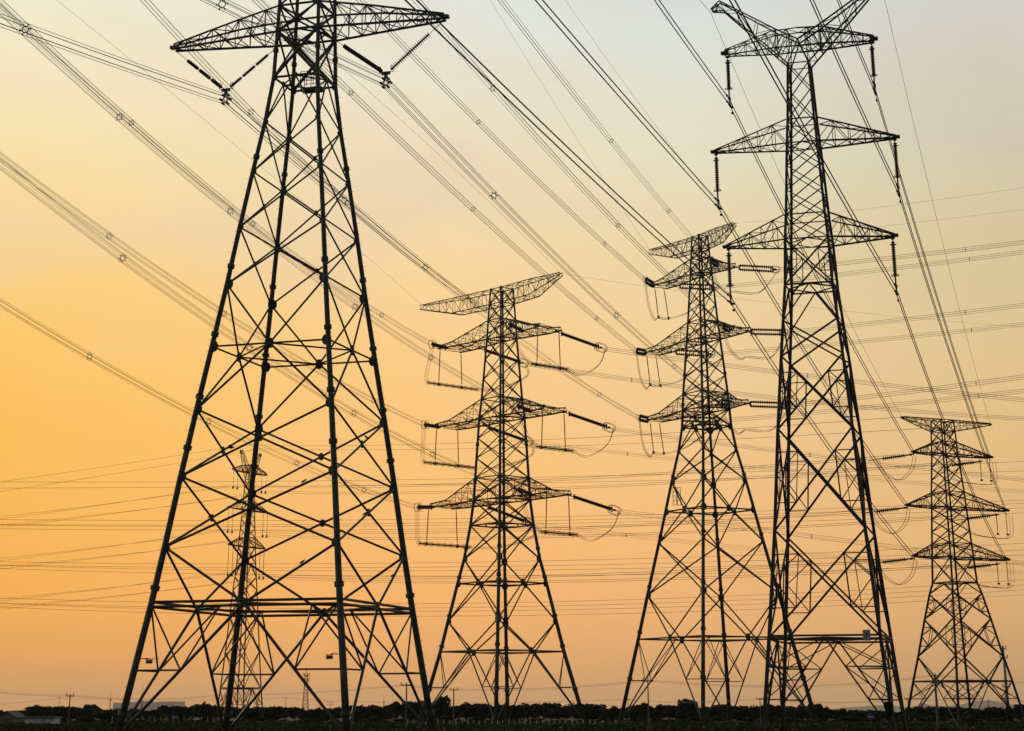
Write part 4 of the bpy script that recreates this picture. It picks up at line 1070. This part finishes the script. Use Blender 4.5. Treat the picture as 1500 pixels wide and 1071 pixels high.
# lamps/cameras and plates on the towers
def tower_bits():
    for k, z, side in ((0, 5.4, 1), (1, 5.6, -1)):
        p = t1.c(k, z); q = MB(); q.tube([p, p + Vector((side * .9, 0, .05))], .035, 5); q.tube([p + Vector((side * .9, 0, .05)), p + Vector((side * 1.9, 0, .0))] if k == 0 else [p, p + Vector((side * .5, 0, 0))], .02, 4); br = q.build('camera_bracket', STEEL, t1.root)
        q = MB(); q.box(p + Vector((side * 1.0, 0, -.2)), (.42, .25, .24)); q.box(p + Vector((side * 1.0, -.05, -.03)), (.5, .3, .05)); q.build('camera_box', GREYB if 0 else STEEL, t1.root)
    q = MB(); z = 52.0; q.box((.3, 1.0, z - .3), (1.9, .9, .28)); q.build('work_platform', STEEL, t1.root)
    q = MB()
    for x in (-.7, -.1, .5, 1.1):
        q.tube([(x, .6, z), (x, .6, z + 1.3)], .035, 4); q.tube([(x, 1.5, z), (x, 1.5, z + 1.3)], .035, 4)
    for zz_ in (.45, .9, 1.3): q.tube([(-.7, .6, z + zz_), (1.1, .6, z + zz_)], .03, 4); q.tube([(-.7, 1.5, z + zz_), (1.1, 1.5, z + zz_)], .03, 4)
    q.build('platform_railing', STEEL, t1.root)
    for k in range(4):   # pale base sleeves and number plate
        pass
    p = t4.c(1, 7) + Vector((-1.0, -.25, .1)); q = MB(); q.box(p, (.55, .06, .78)); sg = q.build('sign_plate', GREYB, t4.root)
    q = MB(); q.box(p + Vector((0, -.045, .1)), (.06, .03, .2)); q.box(p + Vector((.06, -.045, .02)), (.14, .03, .05)); q.box(p + Vector((0, -.045, -.1)), (.18, .03, .05)); q.build('mark', STEEL, sg)
    # small mesh cage on the tall tower
    q = MB(); z = 40.3; p = Vector((-3.3, -5.4, z))
    for i in (-.6, .6):
        for j in (-.5, .5): q.tube([p + Vector((i, j, 0)), p + Vector((i * .8, j, 3.4))], .06, 4)
    for h_ in (0, .85, 1.7, 2.5, 3.4): q.tube([p + Vector((-.6, -.5, h_)), p + Vector((.6, -.5, h_))], .05, 4); q.tube([p + Vector((-.6, .5, h_)), p + Vector((.6, .5, h_))], .05, 4)
    q.build('work_cage', STEEL, t3.root)
tower_bits()
# birds perched on the near tower and one flying
def bird_mesh(fly=False):
    b = MB(); b.lathe([(-.3, .01), (-.24, .03), (-.1, .04), (0, .085), (.1, .095), (.18, .07), (.23, .045), (.27, .055), (.31, .05), (.34, .02), (.39, .005)], (0, 0, .12), (.8, 0, .55) if not fly else (1, 0, .1), 8)
    if fly:
        for s_ in (-1, 1): b.quad((.05, s_ * .22, .2), (.11, 0, 0), (-.03, s_ * .2, .1)); b.quad((0, s_ * .5, .27), (.06, 0, 0), (-.08, s_ * .12, -.02))
    else:
        for s_ in (-1, 1): b.quad((-.02, s_ * .085, .13), (.14, 0, .08), (-.02, 0, .05)); b.tube([(.0, s_ * .03, .06), (.02, s_ * .03, 0)], .008, 4)
    return b.mesh('bird', BIRD)
B0, B1 = bird_mesh(), bird_mesh(True)
def perch(a, c, t, lab, r=.11):
    p = a.lerp(c, t); w = t1.wpt(p.x, p.y, p.z + r); o = link('bird', B0); o.location = w; o.rotation_euler = (0, 0, rnd.choice((0, PI)) + rnd.uniform(-.5, .5)); o.scale = (.85,) * 3; tag(o, lab, 'bird')
perch(t1.c(0, 13.5), t1.c(1, 18.8), .82, 'small dark bird perched on the upper near brace, left of the near leg')
perch(t1.mid(0, 9.3), t1.c(1, 13.5), .62, 'small dark bird perched low on a brace above the horizontal belt')
perch(t1.c(1, 13.5), t1.c(2, 18.8), .45, 'small dark bird perched on the right face brace of the near tower')
perch(t1.c(0, 13.5), t1.c(3, 18.8), .5, 'small dark bird perched on the plate in the left face of the near tower')
perch(t1.c(1, 18.8), t1.c(2, 24.0), .62, 'small dark bird perched high on the right face brace')
perch(t1.mid(1, 9.3), t1.c(2, 13.5), .55, 'small dark bird perched on the brace beside the right leg')
o = link('bird', B1); o.location = W3(319, 703.5, 150); o.location.z = 21.4; o.scale = (1.0,) * 3; tag(o, 'small dark bird flying left of the distant tower', 'bird')

# evening haze lying over the plain
HZ = bpy.data.materials.new('evening_haze'); HZ.use_nodes = True; t = HZ.node_tree; t.nodes.clear()
v_ = t.nodes.new('ShaderNodeVolumePrincipled'); v_.inputs['Color'].default_value = (.93, .9, .86, 1); v_.inputs['Density'].default_value = 2.2e-5; v_.inputs['Anisotropy'].default_value = .35
mo = t.nodes.new('ShaderNodeOutputMaterial'); t.links.new(v_.outputs[0], mo.inputs['Volume'])
m = MB(); m.box((0, 16000, 165), (30000, 33000, 350)); tag(m.build('haze', HZ), 'pale evening haze over the plain', 'haze', kind='stuff')
